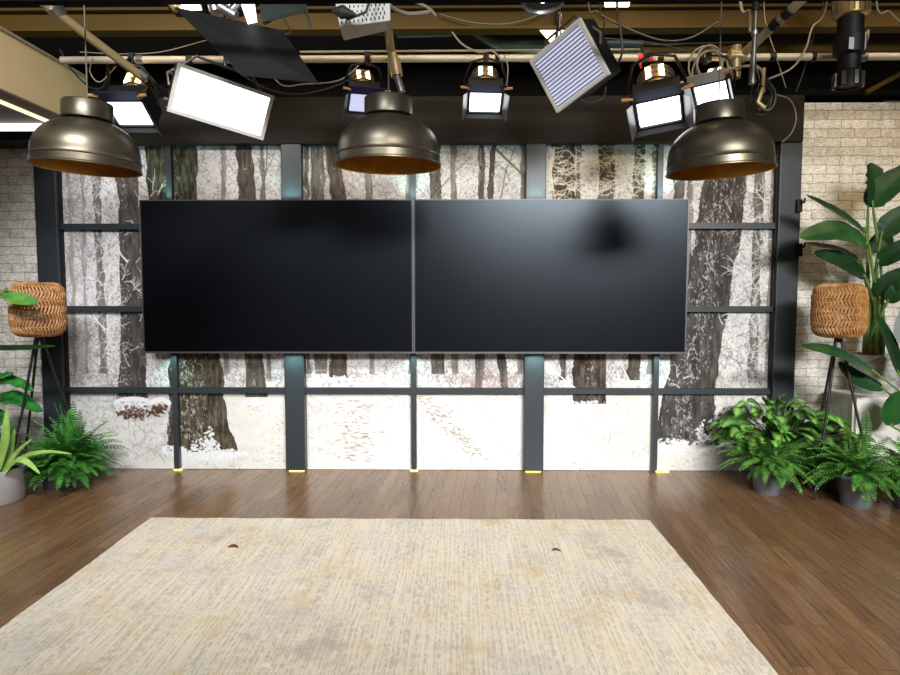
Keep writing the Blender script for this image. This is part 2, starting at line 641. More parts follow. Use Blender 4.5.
        trunk([(135, x - w / 2 + lean, x + w / 2 + lean), (max(y1, 374), x - w / 2, x + w / 2)], (g, g - 4, g - 10), int(x), 16, 0.10)
    # ground snow
    hz = 380 + 6 * np.sin(xx / (S * sp) * 2.1) + (vnoise(30, 4, 77) - 0.5) * 14
    py = 291 - ((z1 - yy / (S * sp)) - 1.45) * sp
    px_ = 459 + (xx / (S * sp) + x0) * sp
    m = np.clip((py - hz) / 7, 0, 1)[..., None]
    left = np.clip((300 - px_) / 160, 0, 1) * 14 + np.clip((px_ - 640) / 90, 0, 1) * 8
    snow = (219 - left)[..., None] * np.array([1.0, 0.995, 0.975]) + ((fbm(26, 12, 60) - 0.5) * 20)[..., None]
    blot = np.clip((fbm(3.2, 2.2, 64, 3) - 0.60) * 5, 0, 1) * np.clip(fbm(60, 30, 90, 2) * 3.0 - 1.1, 0, 1)
    snow -= (blot * 55)[..., None]
    img[:] = img * (1 - m) + snow * m
    # brown grasses and tracks in the snow
    for k in range(260):
        x, y = rng.uniform(60, 780), rng.uniform(372, 396)
        twig(x, y, rng.uniform(-2.4, -0.7), rng.uniform(4, 14), (150, 128, 118) if rng.random() < .5 else (120, 114, 110), 0.8, 0.55, 1)
    for k in range(130):
        x, y = rng.normal(352, 10), rng.uniform(400, 464)
        stroke([(x, y), (x + rng.uniform(1, 6), y + rng.uniform(-1, 1))], 1.0, 0.5, (160, 144, 138) if rng.random() < .7 else (110, 102, 98), 0.5)
    for k in range(90):
        t = rng.random()
        x, y = 425 + 55 * t + rng.normal(0, 5), 400 + 62 * t + rng.normal(0, 4)
        stroke([(x, y), (x + rng.uniform(1, 5), y + rng.uniform(-1, 1.5))], 1.1, 0.5, (140, 128, 124), 0.55)
    for k in range(260):
        x, y = (rng.uniform(545, 655) if rng.random() < .55 else rng.uniform(302, 345)), rng.uniform(404, 464)
        twig(x, y, rng.uniform(-2.6, -0.5), rng.uniform(2, 9), (176, 168, 164), 0.5, 0.35, 1)
    for k in range(420):
        x, y = (rng.uniform(64, 168) if rng.random() < .6 else rng.uniform(712, 775)), rng.uniform(394, 466)
        twig(x, y, rng.uniform(-2.6, -0.5), rng.uniform(3, 12), rng.choice([118, 150, 176]) * np.array([1, .98, .98]), 0.6, 0.5, 1)
    flush()
    # the near trunks
    trunk([(130, 117, 139), (175, 119, 140), (250, 120, 141), (330, 117, 141), (385, 114, 142), (404, 110, 146)], (94, 86, 83), 201, 14, 0.16, side=0.3)
    trunk([(130, 148, 199), (200, 150, 200), (355, 166, 219), (400, 165, 221), (430, 163, 227), (455, 160, 235)], (88, 82, 66), 210, 24, 0.14, (196, 196, 186), (1.8, 9))
    trunk([(130, 238, 254), (200, 240, 257), (355, 243, 262), (398, 242, 264)], (104, 98, 90), 220, 18, 0.13)
    trunk([(130, 325, 338), (165, 328, 342), (200, 333, 346), (355, 328, 346), (378, 327, 347)], (108, 100, 92), 230, 18, 0.08)
    trunk([(130, 479, 483), (165, 480, 484), (250, 478, 483), (388, 474, 481)], (104, 98, 92), 240, 14, 0.06)
    trunk([(130, 492, 497), (160, 489, 495), (200, 486, 493), (300, 490, 498), (388, 500, 509)], (96, 90, 84), 243, 14, 0.06)
    trunk([(130, 549, 571), (200, 551, 574), (355, 573, 606), (404, 573, 608)], (92, 82, 74), 250, 22, 0.12)
    trunk([(130, 595, 611), (200, 596, 611), (300, 590, 606)], (104, 98, 94), 254, 14, 0.06)
    trunk([(130, 630, 641), (200, 629, 640), (380, 628, 640)], (100, 92, 84), 257, 16, 0.10)
    trunk([(130, 704, 744), (180, 699, 740), (230, 692, 737), (290, 684, 728), (350, 674, 720), (390, 664, 716), (430, 657, 716), (446, 652, 722)], (88, 83, 80), 260, 16, 0.19, side=0.42)
    # branches
    for pts, w, c in (([(495, 152), (512, 168), (527, 182)], 2.2, (112, 104, 92)), ([(500, 200), (505, 172), (514, 150)], 1.2, G), ([(432, 200), (452, 176), (470, 160)], 1.2, G),
                      ([(262, 200), (268, 172), (270, 145)], 1.6, (120, 114, 106)), ([(268, 175), (260, 160)], 1.0, G), ([(269, 172), (277, 155)], 1.0, G),
                      ([(108, 170), (96, 158)], 2.0, (230, 228, 224)), ([(127, 262), (121, 255), (116, 243)], 1.6, (228, 226, 224)), ([(102, 330), (92, 318), (86, 300)], 1.5, (222, 222, 222)),
                      ([(102, 350), (110, 335), (113, 318)], 1.5, (222, 222, 222)), ([(552, 150), (549, 175), (553, 200)], 2.0, (216, 206, 176)),
                      ([(580, 392), (560, 376), (549, 370)], 1.6, (226, 226, 226)), ([(632, 385), (622, 366), (618, 352)], 1.4, (226, 226, 226))):
        stroke(pts, w, w * 0.5, c, 0.9)
    for k in range(150):                                    # snow-laden boughs in the upper right panel and elsewhere
        x, y = rng.uniform(552, 655), rng.uniform(145, 200)
        twig(x, y, rng.choice([0.1, 3.0]) + rng.normal(0, .25), rng.uniform(6, 20), (226, 220, 204), 1.0, 0.7, 1)
    for x0_, n in ((102, 70), (752, 80), (128, 12), (674, 30)):
        for k in range(n):
            x, y = x0_ + rng.normal(0, 7), rng.uniform(160, 390)
            twig(x, y, rng.uniform(-2.8, -0.3), rng.uniform(6, 20), (232, 232, 234), 0.8, 0.7, 1)
    for k in range(120):
        x, y = rng.uniform(145, 165) if rng.random() < .3 else rng.uniform(720, 772), rng.uniform(190, 390)
        twig(x, y, rng.uniform(-2.8, -0.3), rng.uniform(6, 22), (226, 226, 228) if rng.random() < .6 else (120, 116, 112), 0.9, 0.7, 1)
    # stumps with rusty leaves under snow
    for k in range(260):
        cx, cy, sx, sy = (128, 413, 11, 6) if rng.random() < .7 else (154, 412, 7, 4)
        x, y = rng.normal(cx, sx * .6), rng.normal(cy, sy * .6)
        stroke([(x, y), (x + rng.uniform(-4, 4), y + rng.uniform(-3, 3))], 1.8, 1.0, (92, 58, 48) if rng.random() < .5 else (64, 46, 42), 0.7)
    for cx, cy, rx, ry in ((128, 405, 18, 5), (156, 405, 9, 4)):
        stroke([(cx + rx * math.cos(a), cy - ry * math.sin(a)) for a in np.linspace(0.1, 3.0, 12)], 4.0, 4.0, (228, 228, 230), 0.9)
    for k in range(70):
        x, y = rng.normal(128, 9), rng.normal(410, 4)
        twig(x, y, rng.uniform(-2.9, -0.2), 8, (224, 222, 222), 0.9, 0.8, 0)
    # reddish brush
    for k in range(80):
        twig(rng.uniform(448, 520), rng.uniform(376, 390), rng.uniform(-2.6, -.5), rng.uniform(4, 10), (150, 118, 112), 0.6, 0.5, 1)
    flush()
    # snow banked over the feet of the big trunks
    for cx, cy, rx, ry, n in ((201, 449, 15, 10, 190), (206, 440, 6, 12, 50), (168, 453, 13, 5, 160), (226, 456, 18, 4, 170), (200, 458, 34, 5, 260), (672, 446, 17, 8, 260), (709, 432, 11, 12, 190), (690, 447, 32, 5, 260), (590, 405, 20, 4, 110), (252, 403, 12, 3, 60), (336, 379, 14, 3, 60), (130, 404, 20, 3, 70)):
        for k in range(n):
            a, q = rng.uniform(0, 2 * math.pi), math.sqrt(rng.random())
            x, y = cx + rx * q * math.cos(a), cy + ry * q * math.sin(a)
            if rng.random() < 0.35 + 0.65 * (y - cy + ry) / (2 * ry):
                stroke([(x, y), (x + rng.uniform(-2.5, 2.5), y + rng.uniform(-1.5, 1.5))], rng.uniform(0.9, 2.4), 0.8, np.array((226, 228, 232)) - rng.uniform(0, 16), 0.85)
    for k in range(420):                                     # small flakes caught on the bark of the two big trunks
        if rng.random() < .45:
            y = rng.uniform(357, 440); x = rng.normal(184, 9)
        else:
            y = rng.uniform(175, 428); x = rng.normal(720 - (y - 175) * 0.155, 8)
        stroke([(x, y), (x + rng.uniform(-1, 1), y + rng.uniform(0.5, 3.5))], rng.uniform(0.5, 1.1), 0.4, (196, 196, 196), 0.6)
    for k in range(60):
        x, y = rng.normal(712, 7), rng.normal(428, 10)
        stroke([(x, y), (x + 2, y - 2)], 1.2, 0.8, (52, 48, 50), 0.8)
    for k in range(14):
        x, y = rng.uniform(690, 770), rng.uniform(440, 462)
        stroke([(x, y), (x + rng.uniform(1, 4), y)], 1.5, 0.8, (70, 60, 56), 0.8)
    flush()
    return np.clip(img, 8, 246), Wd, Hd


def build_mural(x0, x1, z0, z1, res=230):
    img, Wd, Hd = paint_mural(x0, x1, z0, z1, res)
    xs, zs = np.linspace(x0, x1, Wd), np.linspace(z1, z0, Hd)
    co = np.zeros((Hd, Wd, 3), np.float32)
    co[..., 0] = xs[None]
    co[..., 2] = zs[:, None]
    idx = np.arange(Hd * Wd).reshape(Hd, Wd)
    q = np.stack([idx[:-1, :-1], idx[1:, :-1], idx[1:, 1:], idx[:-1, 1:]], -1).reshape(-1, 4)
    me = bpy.data.meshes.new('forest_mural')
    me.vertices.add(Hd * Wd)
    me.vertices.foreach_set('co', co.ravel())
    me.loops.add(q.size)
    me.loops.foreach_set('vertex_index', q.ravel().astype(np.int32))
    me.polygons.add(len(q))
    me.polygons.foreach_set('loop_start', (np.arange(len(q)) * 4).astype(np.int32))
    me.update(calc_edges=True)
    c = img / 255.0
    c = np.where(c <= 0.04045, c / 12.92, ((c + 0.055) / 1.055) ** 2.4)
    rgba = np.ones((Hd * Wd, 4), np.float32)
    rgba[:, :3] = c.reshape(-1, 3)
    at = me.color_attributes.new('Col', 'FLOAT_COLOR', 'POINT')
    at.data.foreach_set('color', rgba.ravel())
    me.materials.append(M['mural'])
    o = bpy.data.objects.new('forest_mural', me)
    C.objects.link(o)
    return tag(o, 'printed mural of a snowy winter forest filling the black grid frame', 'mural')


mx0, mx1 = P(60, 280, 0).x, P(778, 280, 0).x
build_mural(mx0 - 0.02, mx1 + 0.02, 0.004, zt + 0.03)
struct('wall_mural_backing', MB().box((x_l0, 0.004, 0), (x_r1, 0.10, zh)), 'wall_grey')

# ------------------------------------------------------------------ black frame over the mural
fr = thing('grid_frame', 'black steel grid frame with posts, rails and deep header across the forest mural', 'frame', (0, -0.04, 0))
YF = -0.08
posts = []
MB().box((x_l0 - 0.0, YF - 0.02, zt), (x_r1, -0.002, zh)).build('header', 'header', fr)
for (pa, pb) in ((38.5, 60), (283, 303), (525, 545), (776, 797.5)):
    xa, xb = P(pa, 300, YF).x, P(pb, 300, YF).x
    MB().box((xa, YF, 0.012), (xb, -0.002, zt), bev=0.006).build('post', 'frame', fr)
    posts.append((xa, xb))
# darker inner returns beside the outer posts
MB().box((posts[0][1], -0.045, 0.0), (posts[0][1] + 0.008, -0.002, zt)).build('inner_jamb', 'black', fr)
MB().box((posts[3][0] - 0.010, -0.045, 0.0), (posts[3][0], -0.002, zt)).build('inner_jamb', 'black', fr)
mull = []
for pc in (172, 413.3, 658):
    xc = P(pc, 300, -0.05).x
    MB().box((xc - 0.021, -0.05, 0.012), (xc + 0.021, -0.002, zt)).build('mullion', 'frame', fr)
    mull.append(xc)
edges = [posts[0][1] + 0.008, (mull[0] - .021, mull[0] + .021), posts[1], (mull[1] - .021, mull[1] + .021), posts[2], (mull[2] - .021, mull[2] + .021), posts[3][0] - 0.010]
spans = []
cur = edges[0]
for e in edges[1:-1]:
    spans.append((cur, e[0])); cur = e[1]
spans.append((cur, edges[-1]))
for py in (226, 309, 391):
    zc = P(459, py, -0.045).z
    for (xa, xb) in spans:
        MB().box((xa, -0.045, zc - 0.023), (xb, -0.002, zc + 0.023)).build('rail', 'frame', fr)

# ------------------------------------------------------------------ the two screens
YT = -0.2
tz0, tz1 = P(413, 353, YT).z, P(413, 199.3, YT).z
tx0, txm, tx1 = P(141.3, 276, YT).x, P(413.3, 276, YT).x, P(687.6, 276, YT).x
for i, (xa, xb) in enumerate(((tx0, txm - 0.002), (txm + 0.002, tx1))):
    side = 'left' if i == 0 else 'right'
    t = thing('television', 'large black flat screen television, %s one of the pair over the mural' % side, 'television', ((xa + xb) / 2, YT + .04, tz0), 'wall of two screens')
    MB().box((xa, YT + 0.004, tz0), (xb, YT + 0.06, tz1), bev=0.003).build('casing', 'bezel', t)
    MB().box((xa + 0.012, YT, tz0 + 0.014), (xb - 0.012, YT + 0.0045, tz1 - 0.01)).build('screen', 'screen', t)
    b = MB()
    b.box((xa, YT - 0.003, tz0 - 0.004), (xb, YT + 0.02, tz0 + 0.009))
    b.box((xa, YT - 0.003, tz0 + 0.009), (xa + 0.009, YT + 0.02, tz1))
    b.box((xb - 0.009, YT - 0.003, tz0 + 0.009), (xb, YT + 0.02, tz1))
    b.box((xa + 0.009, YT - 0.001, tz1 - 0.006), (xb - 0.009, YT + 0.02, tz1))
    b.build('trim_strip', 'tvtrim', t)
    px = [p for p in posts[1:3]][i]
    MB().box((px[0] + 0.02, YT + 0.06, tz0 + 0.3), (px[1] - 0.02, YF, tz1 - 0.3)).build('wall_bracket', 'black', t)

# ------------------------------------------------------------------ rug and scraps
r0, r1 = PZ(150, 518.3, 0.012), PZ(649, 519.2, 0.012)
ry = (r0.y + r1.y) / 2
rug = MB()
nx, ny = 60, 44
ry1 = ry - 2.62
vs = []
for j in range(ny + 1):
    for i in range(nx + 1):
        u, w = i / nx, j / ny
        x = r0.x + (r1.x - r0.x) * u
        y = ry + (ry1 - ry) * w
        if i in (0, nx):
            x += 0.0015 * math.sin(j * 1.7) + random.uniform(-.001, .001)
        vs.append((x, y, 0.012 + 0.0015 * math.sin(i * 0.9 + j * 0.35)))
nv = len(vs)
vs += [(x, y, 0.0005) for x, y, z in vs]
fs = []
for j in range(ny):
    for i in range(nx):
        a = j * (nx + 1) + i
        fs.append((a, a + nx + 1, a + nx + 2, a + 1))
for j in range(ny):
    for i in (0, nx):
        a, b2 = j * (nx + 1) + i, (j + 1) * (nx + 1) + i
        fs.append((a, b2, b2 + nv, a + nv))
for i in range(nx):
    for j in (0, ny):
        a = j * (nx + 1) + i
        fs.append((a, a + 1, a + 1 + nv, a + nv))
rug.add(vs, fs)
tag(rug.build('area_rug', 'rug', None, True), 'large beige distressed ribbed rug on the brown plank floor', 'rug')


def scrap(name, px, py, size, m, label, cat):
    p = PZ(px, py, 0.0165)
    b = MB()
    n = 7
    vs, fs = [], []
    for i in range(n):
        t = i / (n - 1)
        w = size * 0.22 * math.sin(math.pi * (0.12 + 0.8 * t))
        for sgn in (-1, 1):
            vs.append((p.x + size * (t - .5), p.y + sgn * w + 0.3 * size * math.sin(t * 3), p.z + 0.006 * abs(math.sin(t * 3.1 + px)) + (0.003 if sgn > 0 else 0)))
    for i in range(n - 1):
        fs.append((2 * i, 2 * i + 2, 2 * i + 3, 2 * i + 1))
    vs2 = [(x, y, z - 0.002) for x, y, z in vs]
    o2 = len(vs)
    fs += [tuple(reversed([k + o2 for k in f])) for f in fs]
    b.add(vs + vs2, fs)
    tag(b.build(name, m, None, True, p), label, cat)


M['dryleaf'] = mat('dry_leaf', (112, 74, 44), 0.8)
scrap('leaf_scrap', 233, 547.5, 0.06, 'dryleaf', 'small curled brown leaf scrap lying on the left half of the rug', 'leaf scrap')
scrap('leaf_scrap', 556.5, 551, 0.05, 'dryleaf', 'small dark leaf scrap lying on the right half of the rug', 'leaf scrap')
scrap('paper_scrap', 264, 669, 0.06, 'white', 'tiny white paper scrap lying on the rug at its near side', 'paper scrap')

# ------------------------------------------------------------------ soffit on the left
XS = -2.87
zs2, zs1 = 1.45 + .436 * 2.87, 1.45 + .568 * 2.87
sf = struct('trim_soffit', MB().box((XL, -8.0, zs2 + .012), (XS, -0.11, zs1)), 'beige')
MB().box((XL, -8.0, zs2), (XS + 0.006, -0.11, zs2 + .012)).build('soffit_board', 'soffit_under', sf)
MB().box((XS - 0.06, -8.0, zs1), (XS + 0.012, -0.11, zs1 + 0.018)).build('edge_trim', 'pipe', sf)
ls = MB().box((XS - .175, -7.5, zs2 - 0.012), (XS - .135, -0.35, zs2 - .0005)).build('light_strip', 'strip_warm', None, False, (XS - .15, -4, zs2))
tag(ls, 'long warm light strip running along the underside of the beige soffit', 'light strip')
yv = -0.30
zv1, zv0 = P(20, 131, yv).z, P(20, 140, yv).z
vb = MB().box((XL, yv, zv0), (-2.95, -0.105, zv1)).box((XL, -0.105, zv0), (x_l0 - .001, -0.0005, zv1))
struct('trim_valance', vb, 'black')
zl1 = P(20, 123.5, yv).z
tag(MB().box((XL + .2, yv + 0.01, zv1 + .0005), (-3.0, yv + 0.05, min(zl1, zs2 - .002))).build('light_strip', 'strip', None, False, (-4, yv, zv1)),
    'white light strip glowing above the black ledge over the left brick wall', 'light strip')

# ------------------------------------------------------------------ ceiling steelwork
zb0, zb1, YBm = P(450, 32, -0.55).z, P(450, 9, -0.55).z, -0.55


def ibeam(name, y, z0, z1, w, label):
    b = MB()
    b.box((XL, y - w / 2, z0), (XR, y + w / 2, z0 + 0.018))
    b.box((XL, y - w / 2, z1 - 0.018), (XR, y + w / 2, z1))
    b.box((XL, y - 0.008, z0 + 0.018), (XR, y + 0.008, z1 - 0.018))
    o = b.build(name, 'beam')
    o['kind'] = 'structure'
    return tag(o, label, 'beam')


ibeam('ceiling_beam', YBm, zb0, zb1, 0.12, 'long brown steel beam across the ceiling above the pale pipe')
bl = MB().box((P(640, 50, -.3).x, -0.32, P(700, 53, -.3).z), (XR, -0.26, P(700, 42.5, -.3).z)).build('ceiling_beam', 'beam')
bl['kind'] = 'structure'
tag(bl, 'narrow brown steel channel just above the pale pipe at the right', 'beam')
bt = MB().box((XL, -2.0, P(450, -2, -2).z), (XR, -1.94, P(450, -14, -2).z)).build('ceiling_beam', 'void')
bt['kind'] = 'structure'
tag(bt, 'black ceiling joist nearest the camera above the lights', 'beam')
bk = MB().box((x_l0, -0.06, P(450, 96, -.06).z), (XR, 0.09, P(450, 90, -.06).z)).build('ceiling_beam', 'void')
bk['kind'] = 'structure'
tag(bk, 'black steel angle running along the top of the header', 'beam')
# small bar and diagonal brace at the right
YP = -0.9
zp = P(450, 58.5, YP).z


def pipe(name, pts, r, m, label, cat='pipe', clamps=()):
    o = MB().tube(pts, r, 14).build(name, m, None, True, pts[0])
    tag(o, label, cat)
    for (a, b, rr, mm) in clamps:
        MB().tube([a, b], rr, 12).build('clamp', mm, o, True, pts[0])
    return o


def onpipe(px, w=5, Y=YP, z=None):
    a, b = P(px - w, 58, Y), P(px + w, 58, Y)
    a.z = b.z = zp
    return a, b


cl = []
for px, w, mm in ((140, 3, 'steel'), (190, 3, 'black'), (497, 2, 'black'), (660, 3, 'black'), (700, 3, 'black'), (772, 3, 'black'), (813, 2, 'black'), (862, 4, 'steel')):
    a, b = onpipe(px, w)
    cl.append((a, b, 0.030, mm))
pm = pipe('lighting_pipe', [(-2.6, YP, zp), (4.6, YP, zp)], 0.0235, 'pipe', 'long pale horizontal lighting pipe that carries the spotlights', clamps=cl)
a, b = onpipe(664, 9)
MB().tube([a, b], 0.0242, 14).build('tape_band', 'beige', pm, True, (-2.6, YP, zp))
pc0 = P(150, 50, -0.75)
pipe('conduit', [(P(300, 52, -.7).x, -0.7, P(300, 52, -.7).z), (P(640, 49, -.7).x, -0.7, P(640, 49.5, -.7).z)], 0.008, 'cable_grey', 'thin grey conduit just behind the pale lighting pipe', 'conduit')
pipe('support_pipe', [P(36, -3, -1.5), P(146, 80, YP - .06)], 0.027, 'pipegold', 'slanting pale support pipe above the left dome lamp',
     clamps=[(P(50, 4, -1.45), P(60, 14, -1.38), 0.045, 'silver'), (P(138, 71, -1.0), P(146, 78, -.97), 0.036, 'steel')])
pipe('support_pipe', [P(146, 81, YP - .06), P(178, 98, -0.75)], 0.02, 'black', 'short black end of the slanting pipe beside the bright panel light')
pipe('support_pipe', [P(386, 14, -1.25), P(391, 50, -1.0), P(396, 66, -1.0)], [0.026, 0.028, 0.032], 'pipegold', 'aged pale hanging pipe above the middle dome lamp',
     clamps=[(P(394, 60, -1.0), P(397, 76, -1.0), 0.04, 'pipegold'), (P(397, 76, -1.0), P(402, 92, -1.0), 0.025, 'steel')])
pipe('support_pipe', [P(806, -4, -1.5), P(741, 56, YP - .06)], 0.027, 'pipe', 'slanting pale support pipe above the right dome lamp',
     clamps=[(P(790, 11, -1.40), P(784, 16.5, -1.36), 0.0285, 'black'), (P(778, 21, -1.30), P(772, 27.5, -1.25), 0.0285, 'black')])
jb = MB().tube([P(736, 46, -.97), P(735, 78, -.97)], 0.035, 12).tube([P(729, 56, -.97), P(745, 56, -.97)], 0.042, 12)
tag(jb.build('pipe_coupler', 'pipegold', None, True, P(736, 56, -.97)), 'chunky pale pipe coupler joining the slanting right pipe and the long pipe', 'coupler')
dp = pipe('drop_pole', [Vector((P(755.5, -4, -1.2).x, -1.2, ZC)), P(755, 30, -1.2), P(752, 84, -1.2)], [0.011, 0.012, 0.022], 'steel', 'vertical grey drop pole with wider foot beside the right dome lamp', 'pole',
          clamps=[(P(754.6, 31, -1.2), P(754.6, 35, -1.2), 0.021, 'silver'), (P(755.6, -6, -1.2), P(755.5, 11, -1.2), 0.022, 'black')])
pipe('brace', [P(930, 58, -.079), P(866, 92.5, -.079)], 0.02, 'beam', 'slanting brown brace at the top of the right brick wall', 'brace')
pipe('brace', [(P(884, 99, .04).x, .04, zbr + .0142), (P(914, 99, .04).x, .04, zbr + .0142)], 0.014, 'steel', 'short grey bar on top of the right brick wall', 'bar')
# duct behind the middle of the pipe
d0, d1 = P(452, 24, -.35), P(600, 58, -.35)
dm = MB().tube([P(470, 30, -.3), P(498, 40, -.3), P(520, 42, -.3), P(640, 44, -.3)], [0.03, 0.085, 0.10, 0.10], 24)
tag(dm.build('air_duct', 'duct', None, True, P(520, 42, -.3)), 'dull round air duct behind the beam, left of the louvred light', 'duct')
tag(MB().tube([P(397, 35, -.4), P(452, 34, -.4)], 0.022, 12).build('air_duct', 'duct', None, True, P(420, 35, -.4)), 'thin blue grey duct tube above the middle dome lamp', 'duct')
# red tape with a hanging tail
rt = thing('red_tape', 'red tape wrapped on the pale pipe with a tail hanging', 'tape', P(640, 58, YP))
a, b = P(637.5, 58, YP), P(642.5, 58, YP); a.z = b.z = zp
MB().tube([a, b], 0.027, 12).build('band', 'red', rt, True)
a, b = P(649, 58, YP), P(652.5, 58, YP); a.z = b.z = zp
MB().tube([a, b], 0.0255, 12).build('band', 'red', rt, True)
MB().slab([P(638.5, 61, YP - .03), P(642, 61, YP - .03), P(641.5, 68, YP - .03), P(640, 68, YP - .03)], 0.002).build('tail', 'red', rt)


# ------------------------------------------------------------------ pendants
def pendant(px, py_rim, w, Y, label, rtilt=0.0):
    c = P(px, py_rim, Y)
    depth = (c - CAM).dot(FWD)
    r = w / 2 * depth / F
    k = r / 0.315
    t = thing('pendant_lamp', label, 'pendant lamp', c, 'dark dome pendants over the stage')
    prof = [(0.315, 0.0), (0.315, 0.006), (0.309, 0.012), (0.307, 0.050), (0.311, 0.054), (0.307, 0.058), (0.304, 0.075)]
    for i in range(1, 17):
        a = i / 16 * math.pi / 2 * 0.79
        prof.append((0.304 * math.cos(a) ** 0.84, 0.075 + 0.222 * math.sin(a) ** 0.95))
    last = prof[-1]
    prof += [(0.146, last[1] + 0.010), (0.142, last[1] + 0.010)]
    zc0 = last[1] + 0.010
    inner = [(r_ - 0.006, z_ - (0.004 if z_ > 0.08 else 0)) for r_, z_ in prof if not (0.04 < z_ < 0.06)]
    mt = Matrix.Translation(c) @ Matrix.Rotation(rtilt, 4, 'Y') @ Matrix.Scale(k, 4)
    MB().lathe(prof + [(0.05, zc0 + 0.004)], 64, mt).build('shade', 'pendant', t, True)
    MB().lathe([(0.315, 0.0), (0.309, 0.001)] + inner[2:-2] + [(0.02, zc0 - 0.012)], 64, mt).build('shade_lining', 'gold', t, True)
    MB().lathe([(0.144, zc0 - .002), (0.144, zc0 + 0.096), (0.139, zc0 + 0.102), (0.0, zc0 + 0.102)], 48, mt).build('collar', 'pendant', t, True)
    MB().lathe([(0.0, zc0 + .094), (0.014, zc0 + .094), (0.012, zc0 + .12), (0.005, zc0 + .13)], 12, mt).build('cord_grip', 'black', t, True)
    top = mt @ Vector((0, 0, zc0 + 0.12))
    MB().tube([top, Vector((top.x, top.y, ZC))], 0.004, 8).build('cord', 'cordgrey', t, True)
    MB().lathe([(0, 0.12), (0.02, 0.125), (0.042, 0.16), (0.04, 0.19), (0.02, 0.225), (0.018, 0.27)], 24, mt).build('bulb', 'white', t, True)
    return t


pendant(86.5, 169, 103, -1.72, 'dark bronze dome pendant in front of the beige soffit at left', R(3.0))
pendant(388.5, 166, 105, -1.45, 'silvery bronze dome pendant hanging above the joint between the two screens', R(0.5))
pendant(720, 172, 104, -1.62, 'bronze dome pendant with golden sheen hanging over the right trunk', R(-2.5))


# ------------------------------------------------------------------ lights hung from the grid
def frame_of(center, direction, roll=0.0):
    """local: -Y is where the light points, Z up"""
    d = Vector(direction).normalized()
    q = d.to_track_quat('-Y', 'Z')
    return Matrix.Translation(center) @ q.to_matrix().to_4x4() @ Matrix.Rotation(roll, 4, 'Y')


def spot(px, py, Y, direction, s, label, roll=0.0, lens='lens', body='brass', door='blue', clamp=True, open_=(30, 30, 72, 22), top=None):
    c = P(px, py, Y)
    t = thing('spotlight', label, 'spotlight', c, 'small barn door spotlights on the pipe')
    mt = frame_of(c, direction, roll) @ Matrix.Scale(s, 4)
    rx = mt @ Matrix.Rotation(math.pi / 2, 4, 'X')        # lathe axis z -> -y
    MB().lathe([(0.0, -0.27), (0.05, -0.268), (0.075, -0.25), (0.085, -0.20), (0.085, -0.11)], 28, rx).build('housing', body, t, True)
    v = MB()
    for k in range(3):
        z = -0.225 + k * 0.04
        v.lathe([(0.070, z), (0.094, z + .003), (0.094, z + 0.009), (0.070, z + .012)], 28, rx)
    v.build('cooling_fin', 'steel', t, True)
    MB().box((-0.045, 0.14, 0.079), (-0.020, 0.215, 0.092), mt).build('vent_glow', 'warmlens', t)
    MB().box((0.020, 0.14, 0.079), (0.045, 0.215, 0.092), mt).build('vent_glow', 'warmlens', t)
    fb = MB().box((-0.12, -0.02, -0.10), (0.12, 0.005, -0.085), mt).box((-0.12, -0.02, 0.085), (0.12, 0.005, 0.10), mt).box((-0.12, -0.02, -0.085), (-0.105, 0.005, 0.085), mt).box((0.105, -0.02, -0.085), (0.12, 0.005, 0.085), mt)
    fb.box((-0.112, 0.005, -0.093), (0.112, 0.11, 0.093), mt)
    fb.build('front_box', 'black', t)
    MB().box((-0.100, -0.016, -0.080), (0.100, 0.004, 0.080), mt, bev=0.008).build('lens', lens, t)
    for i, (ax, sg) in enumerate((('x', 1), ('x', -1), ('z', 1), ('z', -1))):
        o = R(open_[i])
        L = 0.085 if (sg > 0 and ax == 'z') else (0.06 if ax == 'x' else 0.03)
        if ax == 'z':
            e = sg * 0.098
            q = [(-0.105, -0.02, e), (0.105, -0.02, e), (0.135, -0.02 - L * math.cos(o), e + sg * L * math.sin(o)), (-0.135, -0.02 - L * math.cos(o), e + sg * L * math.sin(o))]
        else:
            e = sg * 0.118
            q = [(e, -0.02, -0.09), (e, -0.02, 0.09), (e + sg * L * math.sin(o), -0.02 - L * math.cos(o), 0.115), (e + sg * L * math.sin(o), -0.02 - L * math.cos(o), -0.115)]
        d = MB().slab([mt @ Vector(p) for p in q], 0.003).build('barn_door', (door if sg > 0 else 'black') if ax == 'z' else 'steel', t)
        if ax == 'z' and sg > 0:
            m_ = (Vector(q[2]) + Vector(q[1])) / 2
            for sx in (-1, 1):
                cp = MB().tube([mt @ Vector((sx * 0.112, m_.y, m_.z)), mt @ Vector((sx * 0.165, m_.y - .006, m_.z + .012))], 0.0085 * s, 8)
                cp.build('clip', 'orange', d, True)
    yk = MB().tube([mt @ Vector(p) for p in ((-0.125, 0.08, -0.02), (-0.14, 0.12, 0.06), (-0.10, 0.16, 0.17), (0, 0.17, 0.20), (0.10, 0.16, 0.17), (0.14, 0.12, 0.06), (0.125, 0.08, -0.02))], 0.008 * s, 8)
    yk.build('yoke', 'black', t, True)
    if clamp:
        topp = mt @ Vector((0, 0.17, 0.20))
        hz = top if top else Vector((topp.x, YP, zp + 0.02))
        k = MB().tube([topp, Vector((hz.x, hz.y, hz.z))], 0.009, 8)
        k.box((hz.x - 0.018, hz.y - 0.036, hz.z - 0.055), (hz.x + 0.018, hz.y + 0.036, hz.z + 0.015))
        k.build('clamp', 'black', t, False)
    return t


